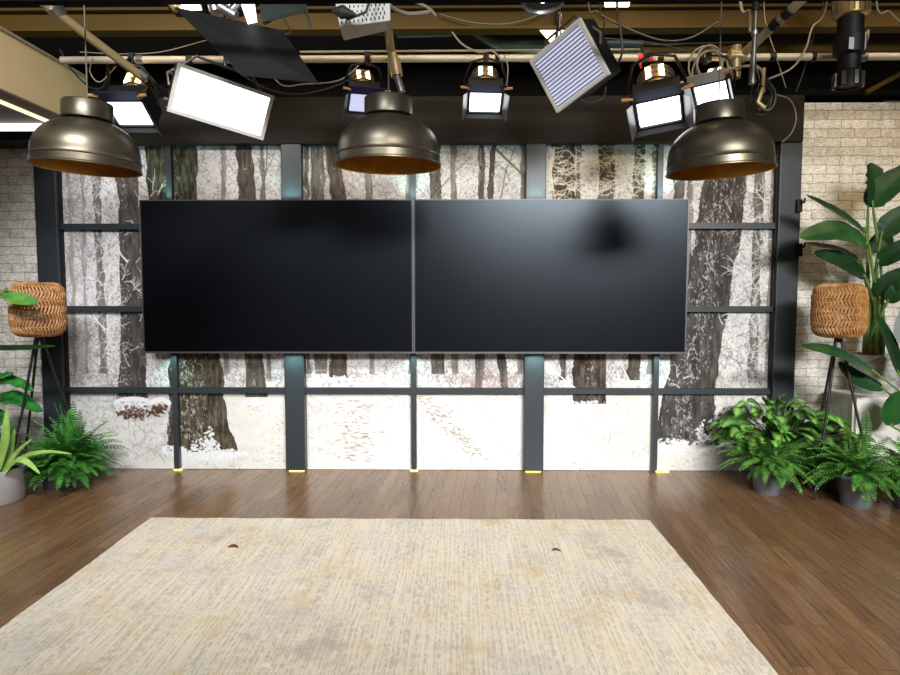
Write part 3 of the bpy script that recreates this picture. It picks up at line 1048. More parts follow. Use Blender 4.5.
spot(131, 112, -0.95, (-0.05, -0.55, -0.8), 1.15, 'bright bronze spotlight half hidden behind the left dome lamp', R(2))
spot(364, 102, -0.95, (0.15, -0.5, -0.85), 0.9, 'small spotlight peeping out left of the middle dome lamp', 0, 'led_dim')
spot(485, 101, -0.95, (0.0, -0.5, -0.85), 0.98, 'small spotlight with blue barn doors left of the louvred panel light', R(2))
spot(659, 110, -0.98, (-0.06, -0.52, -0.84), 1.28, 'tilted golden spotlight with blue barn doors right of the louvred panel light', R(-14))
spot(712, 95, -0.98, (-0.4, -0.6, -0.6), 0.95, 'spotlight with pale barn doors just behind the right dome lamp', R(-4), door='gridface')


def panel(px, py, Y, w, h, direction, roll, label, louvre, face):
    c = P(px, py, Y)
    t = thing('panel_light', label, 'panel light', c, 'large rectangular panel lights')
    mt = frame_of(c, direction, roll)
    D = 0.11 if not louvre else 0.17
    MB().box((-w / 2, 0.012, -h / 2), (w / 2, D, h / 2), mt, bev=0.012).build('housing', 'black', t)
    b = MB()
    e = 0.016
    b.box((-w / 2 - .004, -0.02, -h / 2 - .004), (w / 2 + .004, 0.012, -h / 2 + e), mt).box((-w / 2 - .004, -0.02, h / 2 - e), (w / 2 + .004, 0.012, h / 2 + .004), mt)
    b.box((-w / 2 - .004, -0.02, -h / 2 + e), (-w / 2 + e, 0.012, h / 2 - e), mt).box((w / 2 - e, -0.02, -h / 2 + e), (w / 2 + .004, 0.012, h / 2 - e), mt)
    b.build('front_frame', 'gridface', t)
    MB().box((-w / 2 + e, -0.0, -h / 2 + e), (w / 2 - e, 0.010, h / 2 - e), mt).build('diffuser', face, t)
    if louvre:
        lv = MB()
        n = 15
        for i in range(n):
            z = -h / 2 + e + (h - 2 * e) * (i + 0.5) / n
            lv.box((-w / 2 + e, -0.019, z - 0.0027), (w / 2 - e, -0.001, z + 0.0027), mt)
        lv.build('louvre', 'louvre', t)
    else:
        lv = MB()
        n = 26
        for i in range(n):
            x = -w / 2 + e + (w - 2 * e) * (i + 0.5) / n
            lv.box((x - 0.0009, -0.014, -h / 2 + e), (x + 0.0009, -0.001, h / 2 - e), mt)
        lv.build('louvre', 'gridface', t)
    MB().tube([mt @ Vector(p) for p in ((-w / 2 - .012, 0.05, 0), (-w / 2 - .03, 0.08, 0.06), (-w * .3, 0.12, h / 2 + 0.07), (w * .3, 0.12, h / 2 + 0.07), (w / 2 + .03, 0.08, 0.06), (w / 2 + .012, 0.05, 0))], 0.009, 8).build('yoke', 'steel', t, True)
    a = mt @ Vector((0, 0.12, h / 2 + 0.07))
    MB().tube([a, Vector((a.x, max(a.y, -1.35), zp + 0.18)), Vector((a.x, YP, zp + 0.03))], 0.01, 8).build('hanger', 'steel', t, True)
    k = MB()
    for zz in (-0.3, 0.25):
        k.tube([mt @ Vector((-w / 2 - .004, 0.06, zz * h)), mt @ Vector((-w / 2 - .022, 0.06, zz * h))], 0.012, 10)
    k.build('knob', 'steel', t, True)
    return t


panel(222, 103, -1.35, 0.555, 0.265, (0.52, -0.80, -0.34), R(10), 'blazing white panel light tilted beside the left dome lamp', False, 'led')
panel(569, 67, -1.25, 0.40, 0.355, (-0.66, -0.76, -0.34), R(-22), 'tilted panel light with louvres above the right screen', True, 'led_dim')

# big barn door lamp at the top left
bd = thing('studio_spotlight', 'large spotlight with a wide black barn door, cut off at the top left', 'spotlight', P(235, 5, -1.7))
Yq = -1.75
MB().slab([P(174, 7, Yq + .25), P(283, 31, Yq + .25), P(318, 83, Yq), P(243, 76, Yq)], 0.004).build('barn_door', 'black', bd)
MB().slab([P(258, -8, Yq + .3), P(300, -8, Yq + .3), P(305, 12, Yq + .2), P(262, 23, Yq + .2)], 0.004).build('barn_door', 'duct', bd)
MB().slab([P(300, -8, Yq + .3), P(303, -8, Yq + .3), P(312, 27, Yq + .2), P(309, 27, Yq + .2)], 0.006).build('door_edge', 'duct', bd)
MB().slab([P(237, -8, Yq + .26), P(253, -8, Yq + .26), P(257, 22, Yq + .24), P(248, 24, Yq + .24)], 0.006).build('lit_flap_glow', 'strip', bd)  # flap caught by lamp light, painted in as emission; it is no lamp
cc = MB()
for a, b, r_ in (((200, -6), (236, 16), .03), ((212, -4), (216, 12), .035), ((228, 14), (243, -2), .022), ((222, -6), (232, 8), .04)):
    cc.tube([P(*a, Yq + .3), P(*b, Yq + .3)], r_, 12)
cc.build('yoke', 'silver', bd, True)
MB().slab([P(262, 22, Yq + .22), P(272, 18, Yq + .22), P(271, 22, Yq + .22), P(264, 25, Yq + .22)], 0.01).build('clip', 'orange', bd)
MB().tube([P(215, -40, Yq + .4), P(240, -8, Yq + .3)], 0.16, 24).build('housing', 'black', bd, True)

# soft box with honeycomb grid
sb = thing('softbox_light', 'silver softbox light with cloth grid above the middle dome lamp', 'softbox', P(362, 5, -1.5))
A = [P(333, -14, -1.55), P(389, -14, -1.55), P(390, 20, -1.5), P(340, 27, -1.5)]
B = [P(344, -14, -1.25), P(386, -14, -1.25), P(388, 30, -1.35), P(344, 40, -1.35)]
MB().slab(A, 0.006).build('grid_face', 'gridface', sb)
MB().slab([A[3], A[2], B[2], B[3]], 0.006).build('bottom_panel', 'gridface', sb)
MB().slab([A[0], A[3], B[3], B[0]], 0.006).slab([A[2], A[1], B[1], B[2]], 0.006).build('side_panel', 'silver', sb)
MB().slab(B, 0.006).build('back_panel', 'black', sb)
hc = MB()
for i in range(11):
    for j in range(5):
        u, w = (i + 0.6 + 0.4 * (j % 2)) / 12.2, 0.40 + j * 0.125
        p = A[0].lerp(A[1], u).lerp(A[3].lerp(A[2], u), w) + Vector((0, -0.004, 0))
        hc.box((p.x - .0035, p.y - .002, p.z - .008), (p.x + .0035, p.y + .002, p.z + .008))
hc.build('grid_cell', 'black', sb)
cd = MB().tube([P(332, 10, -1.62), P(342, 12, -1.62), P(356, 15, -1.62)], [0.01, 0.038, 0.008], 14).tube([P(346, 20, -1.6), P(366, 12, -1.6), P(372, -6, -1.6)], 0.008, 8)
cd.build('power_cord', 'cable', sb, True)
# fixtures whose faces show at the very top
wl = thing('work_light', 'glowing warm lamp head cut off at the top left', 'work light', P(188, 0, -1.4), 'warm lamp faces between the beams')
MB().slab([P(177, -8, -1.35), P(195, -8, -1.35), P(201.5, 9.5, -1.35), P(181, 10.5, -1.35)], 0.02).build('lamp_face', 'warmglow', wl)
MB().box(tuple(P(168, -2, -1.3) - Vector((.0, .0, .06))), tuple(P(200, -12, -1.25) + Vector((.03, .08, .0)))).build('housing', 'black', wl)
MB().tube([P(166, -4, -1.36), P(178, 9, -1.36)], 0.03, 10).build('clamp', 'pipegold', wl, True)
wl = thing('work_light', 'glowing warm lamp face tucked behind the louvred panel light', 'work light', P(552, 36, -0.45), 'warm lamp faces between the beams')
MB().slab([P(540, 30.5, -.62), P(566, 30.5, -.62), P(560, 39, -.62), P(552, 44, -.62)], 0.012).build('lamp_face', 'warmglow', wl)
MB().slab([P(538, 29.5, -.60), P(568, 29.5, -.60), P(562, 40, -.6), P(552, 45.5, -.6)], 0.012).build('housing', 'black', wl)
wl = thing('work_light', 'glowing warm lamp head above the golden spotlight at the top', 'work light', P(617, -2, -0.75), 'warm lamp faces between the beams')
MB().slab([P(604, -6, -.72), P(631, -6, -.72), P(629, 6.5, -.72), P(605, 6.5, -.72)], 0.02).build('lamp_face', 'warmglow', wl)
MB().box(tuple(P(600, -4, -.70)), tuple(P(634, -18, -.60))).build('housing', 'black', wl)
tl = thing('spotlight', 'silver spotlight rim cut off at the top beside the louvred panel light', 'spotlight', P(543, 0, -1.5))
mt = Matrix.Translation(P(543, -1, -1.5)) @ Matrix.Rotation(R(-14), 4, 'X')
MB().lathe([(0.10, 0.16), (0.112, 0.06), (0.125, 0.01), (0.122, -0.012), (0.112, -0.012), (0.10, 0.03)], 32, mt).build('housing', 'silver', tl, True)
MB().lathe([(0.0, -0.004), (0.10, 0.004)], 32, mt).build('lens', 'duct', tl, True)
MB().lathe([(0.0, -0.02), (0.02, -0.012), (0.024, 0.0)], 16, mt).build('bulb', 'lens', tl, True)

# profile spotlight at the right
ps = thing('profile_spotlight', 'dark finned profile spotlight pointing straight down over the right brick wall', 'spotlight', P(848, 40, -1.1))
pt, pb_ = P(848, -10, -1.1), P(848, 88, -1.1)
L = pt.z - pb_.z
cx_, cy_ = pb_.x, -1.1
mt = Matrix.Translation((cx_, cy_, pb_.z))
MB().lathe([(0.0, 0.012), (0.066, 0.012), (0.072, 0.0), (0.078, 0.0), (0.078, 0.09), (0.066, 0.10), (0.066, 0.19)], 28, mt).build('lens_tube', 'black', ps, True)
MB().lathe([(0.068, 0.19), (0.09, 0.20), (0.094, 0.30), (0.074, 0.31), (0.074, 0.42)], 28, mt).build('shutter_body', 'black', ps, True)
hb = MB().lathe([(0.074, 0.42), (0.096, 0.43), (0.096, 0.66), (0.06, 0.70), (0.0, 0.70)], 28, mt)
hb.build('housing', 'brass', ps, True)
fn = MB()
for k in range(20):
    a = k / 20 * 2 * math.pi
    fn.box((0.09, -0.003, 0.44), (0.106, 0.003, 0.65), mt @ Matrix.Rotation(a, 4, 'Z'))
fn.build('cooling_fin', 'steel', ps)
fl = MB()
for k in range(8):
    a = k / 8 * 2 * math.pi
    fl.box((0.07, -0.012, 0.005), (0.09, 0.012, 0.085), mt @ Matrix.Rotation(a, 4, 'Z'))
fl.build('lens_ring', 'steel', ps)
MB().tube([(cx_ + .1, cy_, pb_.z + .28), (cx_ + .14, cy_ + .05, pb_.z + .36), (cx_ + .06, YP + .0, zp + .03)], 0.011, 8).build('clamp_arm', 'pipegold', ps, True)
MB().box((cx_ - .06, cy_ - .1, pb_.z + .20), (cx_ - .03, cy_ - .085, pb_.z + .27)).build('shutter_handle', 'silver', ps)
MB().box((cx_ + .035, cy_ - .1, pb_.z + .20), (cx_ + .042, cy_ - .084, pb_.z + .30)).build('shutter_handle', 'silver', ps)


# ------------------------------------------------------------------ cables
def cable(pts, label, r=0.005, m='cable', Y=-0.95):
    p3 = [P(q[0], q[1], q[2] if len(q) > 2 else Y) for q in pts]
    if pts[0][1] < 0:
        p3.insert(0, Vector((p3[0].x, p3[0].y, ZC)))
    o = MB().tube(spline(p3, 8), r, 6).build('cable', m, None, True, p3[0])
    tag(o, label, 'cable')


cable([(262, 56), (280, 84), (305, 84), (340, 80), (362, 62)], 'black cable sagging from the black barn door to the small middle spotlight', m='cable_grey', r=0.004)
cable([(240, 74), (270, 90), (300, 94), (335, 86), (368, 70)], 'lower black cable sagging left of the middle dome lamp', r=0.005)
cable([(440, 14), (470, 22), (500, 24), (525, 20), (548, 10)], 'thin cable sagging across the beam left of the louvred light', m='cable_grey', Y=-0.614, r=0.004)
cable([(452, 32), (462, 44), (478, 52), (492, 51), (500, 58)], 'grey cable looping down to the pipe above the small blue spotlight', m='cable_grey', r=0.006)
cable([(504, 55), (508, 68), (506, 90)], 'short grey cable beside the small blue spotlight', m='cable_grey', r=0.004)
cable([(588, -4), (598, 12), (622, 26), (660, 40), (690, 38), (718, 22)], 'black cable sagging from the louvred light towards the right pipe', r=0.007, Y=-0.9)
cable([(617, -4, -1.3), (620, 26, -1.3), (622, 52, -1.3), (614, 72, -1.25)], 'black power cable dropping to the back of the louvred light', r=0.007)
cable([(606, 86, -1.2), (603, 98, -1.2), (590, 103, -1.2), (580, 99, -1.2)], 'black cable loop under the louvred panel light', r=0.005)
cable([(600, -4, -1.35), (604, 20, -1.35), (603, 44, -1.3)], 'thin black safety wire beside the louvred panel light', r=0.004)
cable([(608, 38), (650, 44), (700, 43), (760, 42)], 'grey cable lying along the brown channel at the right', m='cable_grey', r=0.004, Y=-0.36)
cable([(600, 38, -.8), (660, 44, -.8), (720, 62, -.8)], 'thin black cable behind the golden spotlight', r=0.004)
cable([(828, -4), (812, 28), (806, 48), (792, 68), (766, 80)], 'black cable curving down left of the profile spotlight', r=0.006, m='cable_grey')
cable([(824, -4), (814, 34), (804, 70), (796, 92)], 'thin black wire hanging left of the profile spotlight', r=0.004, Y=-0.8)
cable([(876, -6), (890, 12), (906, 28)], 'grey cable slanting down at the top right corner', r=0.006, m='cable_grey', Y=-1.2)
cable([(764, -4), (768, 30), (776, 56), (786, 88)], 'thin black wire hanging right of the drop pole', r=0.0035, Y=-0.8, m='cable_grey')
cable([(740, -6, -1.1), (750, 12, -1.15), (750, 32, -1.18)], 'grey hose curving into the drop pole', r=0.010, m='cable_grey')
cable([(716, 82), (728, 70), (752, 66), (762, 72), (764, 92)], 'black cable arching over the right dome lamp', r=0.008, Y=-1.05, m='cable_grey')
cable([(774, 94), (790, 100), (796, 116), (792, 132), (782, 142)], 'wide loop of black cable in front of the header at right', r=0.006, Y=-0.104, m='cable_grey')
cable([(60, 50, -0.6), (72, 70, -0.6), (90, 87, -0.62), (104, 86, -0.75), (108, 60, -0.9)], 'black cable looping at the end of the beige soffit', r=0.007)
cable([(80, 52), (120, 54), (160, 52), (200, 42), (222, 36)], 'thin grey cable strung above the bright panel light', m='cable_grey', r=0.003, Y=-0.8)
cable([(93, 58), (90, 72), (100, 82), (116, 66)], 'thin cable looped above the left dome lamp', r=0.004, m='cable_grey')
cable([(388, 4), (396, 10), (410, 14), (430, 12)], 'pale cable bundle end above the middle dome lamp', r=0.012, m='cable_grey', Y=-1.2)
cable([(415, 2), (428, 8), (436, 16)], 'frayed pale cable end hanging from the ceiling', r=0.010, m='cable_grey', Y=-1.2)
cable([(274, 4, -1.3), (290, 30, -1.2), (284, 34, -1.2), (272, 33, -1.2)], 'dark cable loop right of the big black barn door', r=0.005, m='cable_grey')


for o in [o for o in bpy.data.objects if o.parent is None and (o.name.startswith('air_duct') or o.name in ('conduit', 'work_light.001'))]:
    base = Vector(o.location)
    hs = MB()
    if o.name == 'work_light.001':
        base = P(556, 34, -.595)
    elif o.name == 'conduit':
        base = P(560, 49.6, -.7)
    hs.tube([base, Vector((base.x, base.y, ZC))], 0.006, 6)
    hs.build('hanger_rod', 'black', o, True, o.location)


def coil(px, py, rpx, n, Y, label, squash=1.0, m='cable'):
    pts = []
    for i in range(n * 20 + 1):
        a = i / 20 * 2 * math.pi
        k = 1 + 0.22 * math.sin(i * 0.37) + 0.10 * math.sin(i * 0.11)
        p = P(px + rpx * k * math.cos(a) * squash, py + rpx * k * math.sin(a), Y)
        pts.append(p + Vector((0, 0.03 * math.sin(i * 0.21), 0)))
    o = MB().tube(pts, 0.006, 6).build('cable_coil', m, None, True, pts[0])
    tp_ = max(pts, key=lambda p: p.z)
    MB().tube([tp_, Vector((tp_.x, YP, zp + 0.02))], 0.005, 6).build('tie', m, o, True, pts[0])
    tag(o, label, 'cable coil')


coil(708, 68, 18, 4, -0.98, 'coil of grey cable hung on the pipe right of the golden spotlight', 0.8, 'cable_grey')
coil(763, 96, 14, 4, -1.0, 'coil of black cable hanging behind the right dome lamp', 0.6)
cn = MB().tube([P(764, 68, -1.05), P(763, 86, -1.05)], 0.012, 8).tube([P(763, 88, -1.05), P(758, 102, -1.05), P(765, 108, -1.05)], 0.014, 8)
tag(cn.build('plug_connector', 'pipegold', None, True, P(763, 86, -1.05)), 'pale plug connectors hanging in the black coil', 'connector')


# ------------------------------------------------------------------ rattan floor lamps
def rattan_lamp(px, py, Y, feet, label, mirror=1):
    c = P(px, py, Y)                                     # centre of the shade
    t = thing('floor_lamp', label, 'floor lamp', (c.x, c.y, 0.0), 'rattan tripod floor lamps')
    depth = (c - CAM).dot(FWD)
    Rr = 24 * depth / F
    H = 53 * depth / F
    NP = 46

    def prof(u):                                          # u 0..1 along the profile, bottom rim to top rim
        a = -math.pi / 2 + math.pi * u
        e = 0.42
        sx = math.copysign(abs(math.cos(a)) ** e, math.cos(a))
        sz = math.copysign(abs(math.sin(a)) ** e, math.sin(a))
        return Rr * sx, H / 2 * sz

    us = np.linspace(0, 1, 400)
    arc = [0]
    pr = [prof(u) for u in us]
    for i in range(1, 400):
        arc.append(arc[-1] + math.hypot(pr[i][0] - pr[i - 1][0], pr[i][1] - pr[i - 1][1]))
    tot = arc[-1]

    def at(s):                                            # by arc length fraction
        k = np.interp(s * tot, arc, us)
        return prof(k)

    s0, s1 = 0.16, 0.84
    rows = 9
    hoops = MB()
    for i in range(rows + 1):
        r_, z_ = at(s0 + (s1 - s0) * i / rows)
        ring = [Vector((c.x + r_ * math.cos(a), c.y + r_ * math.sin(a), c.z + z_)) for a in np.linspace(0, 2 * math.pi, 41)]
        hoops.tube(ring, 0.0042 if 0 < i < rows else 0.0075, 6, cap=False)
    hoops.build('hoops', 'rattan', t, True)
    st = MB()
    for i in range(rows):
        for k in range(NP):
            for dirn in ((1,) if i % 2 == 0 else (-1,)):
                a0 = 2 * math.pi * k / NP
                sl = 2 * math.pi / NP * 0.95 * dirn
                pts = []
                for q in range(4):
                    w = q / 3
                    r_, z_ = at(s0 + (s1 - s0) * (i + w) / rows)
                    a = a0 + sl * w
                    r2 = r_ + 0.004 * math.sin(w * math.pi)
                    pts.append(Vector((c.x + r2 * math.cos(a), c.y + r2 * math.sin(a), c.z + z_)))
                st.tube(pts, 0.0078, 5, cap=False)
    st.build('woven_shade', 'rattan', t, True)
    zb = c.z - H / 2
    hub = Vector((c.x, c.y, zb - 0.01))
    MB().lathe([(0, -0.03), (0.022, -0.03), (0.022, 0.02), (0.06, 0.02), (0.06, 0.028), (0.0, 0.028)], 20, Matrix.Translation(hub)).build('hub', 'rod', t, True)
    MB().lathe([(0, 0.03), (0.02, 0.03), (0.02, 0.09), (0.04, 0.13), (0.036, 0.17), (0, 0.19)], 18, Matrix.Translation(hub)).build('bulb', 'white', t, True)
    cr = MB()
    for k in range(3):
        a = k * 2.094
        r_, z_ = at(s0)
        cr.tube([hub + Vector((0, 0, 0.02)), Vector((c.x + r_ * math.cos(a), c.y + r_ * math.sin(a), c.z + z_))], 0.004, 6)
    cr.build('shade_spoke', 'rod', t, True)
    for f in feet:
        g = PZ(*f, 0.0)
        d = Vector((g.x - hub.x, g.y - hub.y, 0)).normalized()
        MB().tube([hub + d * 0.02 + Vector((0, 0, 0.0)), hub.lerp(g, 0.5), g + Vector((0, 0, 0.004))], [0.011, 0.009, 0.008], 10).build('leg', 'rod', t, True)
    return t


rattan_lamp(839, 310.5, -0.62, ((814, 500), (806, 482), (879, 503)), 'rattan tripod floor lamp by the tall banana plant on the right', 1)
rattan_lamp(38, 309.5, -0.55, ((4, 492), (22, 480), (92, 478)), 'rattan tripod floor lamp by the left post of the frame', -1)


# ------------------------------------------------------------------ plants
def pot(t, base, r0_, r1_, h, m='pot_dark', rim=0.012):
    mt = Matrix.Translation(base)
    MB().lathe([(0, 0.0), (r0_, 0.0), (r1_ - .003, h - 0.03), (r1_ + rim * .5, h - 0.028), (r1_ + rim * .5, h), (r1_ - 0.008, h), (r1_ - 0.012, h - 0.04), (0, h - 0.04)], 36, mt).build('pot', m, t, True)
    MB().lathe([(0, h - 0.03), (r1_ * 0.6, h - 0.032), (r1_ - 0.013, h - 0.038)], 24, mt).build('soil', 'soil', t, True)


def fern(mb, c, n, L, elev=(10, 80), az=(0, 360), pin=20, wid=0.05, droop=1.0, seed=1, zmin=0.02, keep=None):
    rg = random.Random(seed)
    for i in range(n):
        a = R(rg.uniform(*az))
        e = R(rg.uniform(*elev))
        ln = L * rg.uniform(0.65, 1.08)
        p = Vector(c) + Vector((rg.uniform(-.04, .04), rg.uniform(-.04, .04), 0))
        d = Vector((math.cos(a) * math.cos(e), math.sin(a) * math.cos(e), math.sin(e)))
        side = Vector((-math.sin(a), math.cos(a), 0))
        pts, dirs = [], []
        for k in range(pin + 1):
            pts.append(p.copy()); dirs.append(d.copy())
            p = p + d * ln / pin
            d = (d + Vector((0, 0, -0.055 * droop * (0.4 + k / pin * 1.3)))).normalized()
            if p.z < zmin:
                p.z = zmin
            if p.y > -0.055:
                p.y = -0.055
        g = rg.uniform(0.55, 1.2)
        o0 = len(mb.v)
        mb.tube(pts, [0.0032 * (1 - 0.7 * k / pin) for k in range(pin + 1)], 4, cap=False)
        mb.c += [(g, g, g)] * (len(mb.v) - o0)
        for k in range(2, pin + 1):
            t = k / pin
            w = wid * (min(1, t * 4.5) * (1 - t) ** 0.7 + 0.10) * rg.uniform(0.85, 1.1)
            up = dirs[k].cross(side).normalized()
            for sg in (-1, 1):
                o = (side * sg + dirs[k] * 0.42 - Vector((0, 0, 0.18)) + up * rg.uniform(-.15, .15)).normalized()
                hw = dirs[k] * (ln / pin * 0.36)
                b0 = pts[k]
                tip = b0 + o * w
                mid = b0 + o * w * 0.5 + up * 0.004
                q = [b0 - hw * .6, b0 + hw * .6, mid + hw, tip, mid - hw]
                for v in q:
                    if v.y > -0.05:
                        v.y = -0.05
                    if v.z < 0.006:
                        v.z = 0.006
                gg = g * rg.uniform(0.85, 1.15)
                mb.add(q, [(0, 1, 2, 4), (4, 2, 3)], (gg, gg, gg))


def leaf(mb, path, width, up=Vector((0, 0, 1)), fold=0.25, nw=3, col=(1, 1, 1), mid=None, ruffle=0.0, shape=0.75, tear=0.0, rg=random):
    """broad leaf along a 3-D path; returns nothing"""
    pts = spline(path, max(3, 14 // (len(path) - 1)))
    n = len(pts)
    vs, fs, cs = [], [], []
    for i, p in enumerate(pts):
        t = i / (n - 1)
        d = (pts[min(i + 1, n - 1)] - pts[max(i - 1, 0)]).normalized()
        s = d.cross(up)
        s = s.normalized() if s.length > 1e-4 else Vector((1, 0, 0))
        nn = s.cross(d).normalized()
        w = width / 2 * (math.sin(math.pi * min(1, t ** shape * 0.985 + 0.008))) ** 0.72
        for k in range(-nw, nw + 1):
            u = k / nw
            q = p + s * (u * w) + nn * (abs(u) * w * fold)
            if ruffle:
                q += nn * (ruffle * abs(u) * math.sin(i * 2.3 + (1.4 if k > 0 else 0)) * width)
            if q.y > -0.03:
                q.y = -0.03
            if tear and abs(u) > 0.8:
                q += s * (-math.copysign(1, u) * w * tear * rg.random())
            vs.append(q)
            m_ = mid if (mid and abs(u) < 0.5) else col
            jig = rg.uniform(0.94, 1.06)
            cs.append(tuple(x * jig for x in m_))
    row = 2 * nw + 1
    for i in range(n - 1):
        for k in range(row - 1):
            fs.append((i * row + k, i * row + k + 1, (i + 1) * row + k + 1, (i + 1) * row + k))
    mb.add(vs, fs, cs)


# right: fern in a charcoal pot nearest the frame
b = PZ(767, 492, 0)
t = thing('potted_fern', 'bushy fern in a charcoal pot beneath the variegated plant by the frame', 'fern', b)
pot(t, b, 0.085, 0.115, 0.20)
m_ = MB()
fern(m_, b + Vector((0, 0, 0.20)), 60, 0.36, (5, 66), (95, 330), 20, 0.075, 1.3, 3, 0.03)
fern(m_, b + Vector((0, 0, 0.20)), 30, 0.32, (10, 60), (-60, 90), 20, 0.075, 1.3, 4, 0.03)
m_.build('fronds', 'fern', t)
# variegated plant behind it
b = PZ(781, 482, 0); b.y = max(b.y, -0.42)
t = thing('variegated_plant', 'leafy variegated plant with pale centred leaves behind the right ferns', 'plant', b)
pot(t, b, 0.09, 0.12, 0.22)
rg = random.Random(5)
lv, sm = MB(), MB()
cen = P(782, 438, b.y)
for i in range(120):
    a, q = rg.uniform(0, 2 * math.pi), rg.random() ** 0.5
    x = cen.x + 0.41 * q * math.cos(a)
    z = 0.30 + (0.38 * (1 - (q * math.cos(a)) ** 2) ** 0.5) * rg.uniform(0.05, 0.80)
    y = max(min(b.y + rg.uniform(-0.24, 0.2), -0.1), -0.75)
    p0 = Vector((x, y, z))
    out = Vector((x - b.x, (y - b.y) * .8 - 0.10, 0.06)).normalized()
    d = (out + Vector((rg.uniform(-.7, .7), rg.uniform(-.7, .2), rg.uniform(-.55, .35)))).normalized()
    Lf = rg.uniform(0.12, 0.185)
    p1 = p0 + d * Lf * .55 + Vector((0, 0, 0.012))
    p2 = p0 + d * Lf + Vector((0, 0, -0.03))
    g = rg.uniform(0.55, 1.15)
    leaf(lv, [p0, p1, p2], Lf * rg.uniform(.44, .56), Vector((0, -0.55, 1)).normalized(), 0.2, 3, (0.62 * g, 0.74 * g, 0.6 * g), (2.1 * g, 1.7 * g, 1.9 * g), rg=rg)
    root = b + Vector((rg.uniform(-.05, .05), rg.uniform(-.05, .05), 0.20))
    sm.tube(spline([root, root.lerp(p0, 0.55) + Vector((0, 0, 0.05)), p0], 4), 0.003, 5, cap=False)
lv.build('leaves', 'varieg', t, True)
sm.build('stems', 'stem', t, True)
# fern behind the lamp foot
b = PZ(822, 487, 0)
t = thing('potted_fern', 'dark low fern growing behind the front leg of the right tripod lamp', 'fern', b)
pot(t, b, 0.075, 0.10, 0.14, 'pot_dark')
m_ = MB()
fern(m_, b + Vector((0, 0, 0.15)), 70, 0.34, (8, 70), (0, 360), 20, 0.075, 1.2, 8, 0.03)
m_.build('fronds', 'fern_dark', t)
# fern in the charcoal pot right of the lamp
b = PZ(856, 505, 0)
t = thing('potted_fern', 'spreading fern in a charcoal pot right of the lamp front leg', 'fern', b)
pot(t, b, 0.095, 0.118, 0.215)
m_ = MB()
fern(m_, b + Vector((0, 0, 0.21)), 70, 0.36, (0, 72), (0, 360), 20, 0.075, 1.3, 12, 0.03)
fern(m_, b + Vector((0, 0, 0.21)), 5, 0.40, (72, 86), (0, 360), 26, 0.055, 0.35, 14, 0.03)
m_.build('fronds', 'fern', t)
# fern at the right edge of the frame
b = PZ(912, 508, 0)
t = thing('potted_fern', 'fern in a dark pot cut off by the right edge below the white stand', 'fern', b)
pot(t, b, 0.11, 0.135, 0.19)
m_ = MB()
fern(m_, b + Vector((0, 0, 0.20)), 70, 0.38, (0, 74), (0, 360), 20, 0.08, 1.3, 22, 0.03)
m_.build('fronds', 'fern', t)

# white stand with the cement pot and tall plant
Yp = -0.48
pa, pb2 = P(857, 398, Yp), P(925, 398, Yp)
zs = P(857, 397, Yp).z
wst = thing('plant_stand', 'white box stand holding the grey cement pot by the right wall', 'stand', ((pa.x + pb2.x) / 2, -0.3, 0))
MB().box((pa.x, Yp, 0.0), (pb2.x, -0.10, zs), bev=0.006).build('cabinet', 'white', wst)
MB().box((pa.x - 0.012, Yp + 0.03, 0.0), (pa.x, -0.10, zs - 0.01)).build('side_board', 'planks', wst)
pb0 = Vector(((pa.x + pb2.x) / 2, -0.29, zs))
r_top = (P(900, 356, -.29).x - P(849, 356, -.29).x) / 1.75
tp = thing('banana_plant', 'tall bird of paradise plant with broad leaves in a grey cement pot', 'plant', pb0)
hp = P(870, 354, -.29).z - zs
r_top = min(r_top, 0.185)
pc_ = Vector((P(873, 370, -.29).x + 0.03, -0.29, zs))
MB().lathe([(0, 0.0), (r_top * .72, 0.0), (r_top * .84, hp * .25), (r_top, hp - .01), (r_top - .006, hp), (r_top - .02, hp), (r_top - .03, hp - .05), (0, hp - .05)], 40, Matrix.Translation(pc_)).build('pot', 'marble', tp, True)
MB().lathe([(0, hp - .035), (r_top - .035, hp - .042)], 24, Matrix.Translation(pc_)).build('soil', 'soil', tp, True)
soil = pc_ + Vector((-0.03, 0, hp - .04))
BIRD = [  # path px (base..tip), Y base, Y tip, width m, brightness, up
    ([(873, 207), (876, 186), (870, 163)], -.47, -.40, .25, .6, (0.25, -1, 0.1), .25),
    ([(868, 207), (888, 186), (918, 163)], -.45, -.50, .20, 1.05, (-.3, -.75, .6), .0),
    ([(866, 233), (840, 214), (806, 195)], -.42, -.50, .105, .60, (0.2, -.75, .7), .0),
    ([(869, 246), (838, 232), (800, 238)], -.46, -.62, .20, 1.15, (0, -.8, .6), .0),
    ([(861, 262), (838, 250), (804, 243)], -.34, -.30, .10, .5, (0, -.5, .8), .0),
    ([(866, 278), (842, 262), (814, 253)], -.40, -.42, .17, .66, (.1, -.8, .55), .0),
    ([(881, 236), (894, 222), (916, 203)], -.46, -.52, .17, .85, (-.3, -.8, .5), .0),
    ([(877, 263), (893, 254), (918, 237)], -.46, -.60, .15, .8, (-.2, -.8, .6), .0),
    ([(881, 297), (890, 283), (910, 268)], -.44, -.56, .15, .75, (-.3, -.8, .5), .0),
    ([(887, 302), (897, 292), (915, 278)], -.50, -.58, .12, .7, (-.2, -.8, .6), .0),
    ([(868, 252), (884, 240), (892, 246)], -.22, -.2, .14, .5, (0, -.9, .4), .0),
]
rg = random.Random(9)
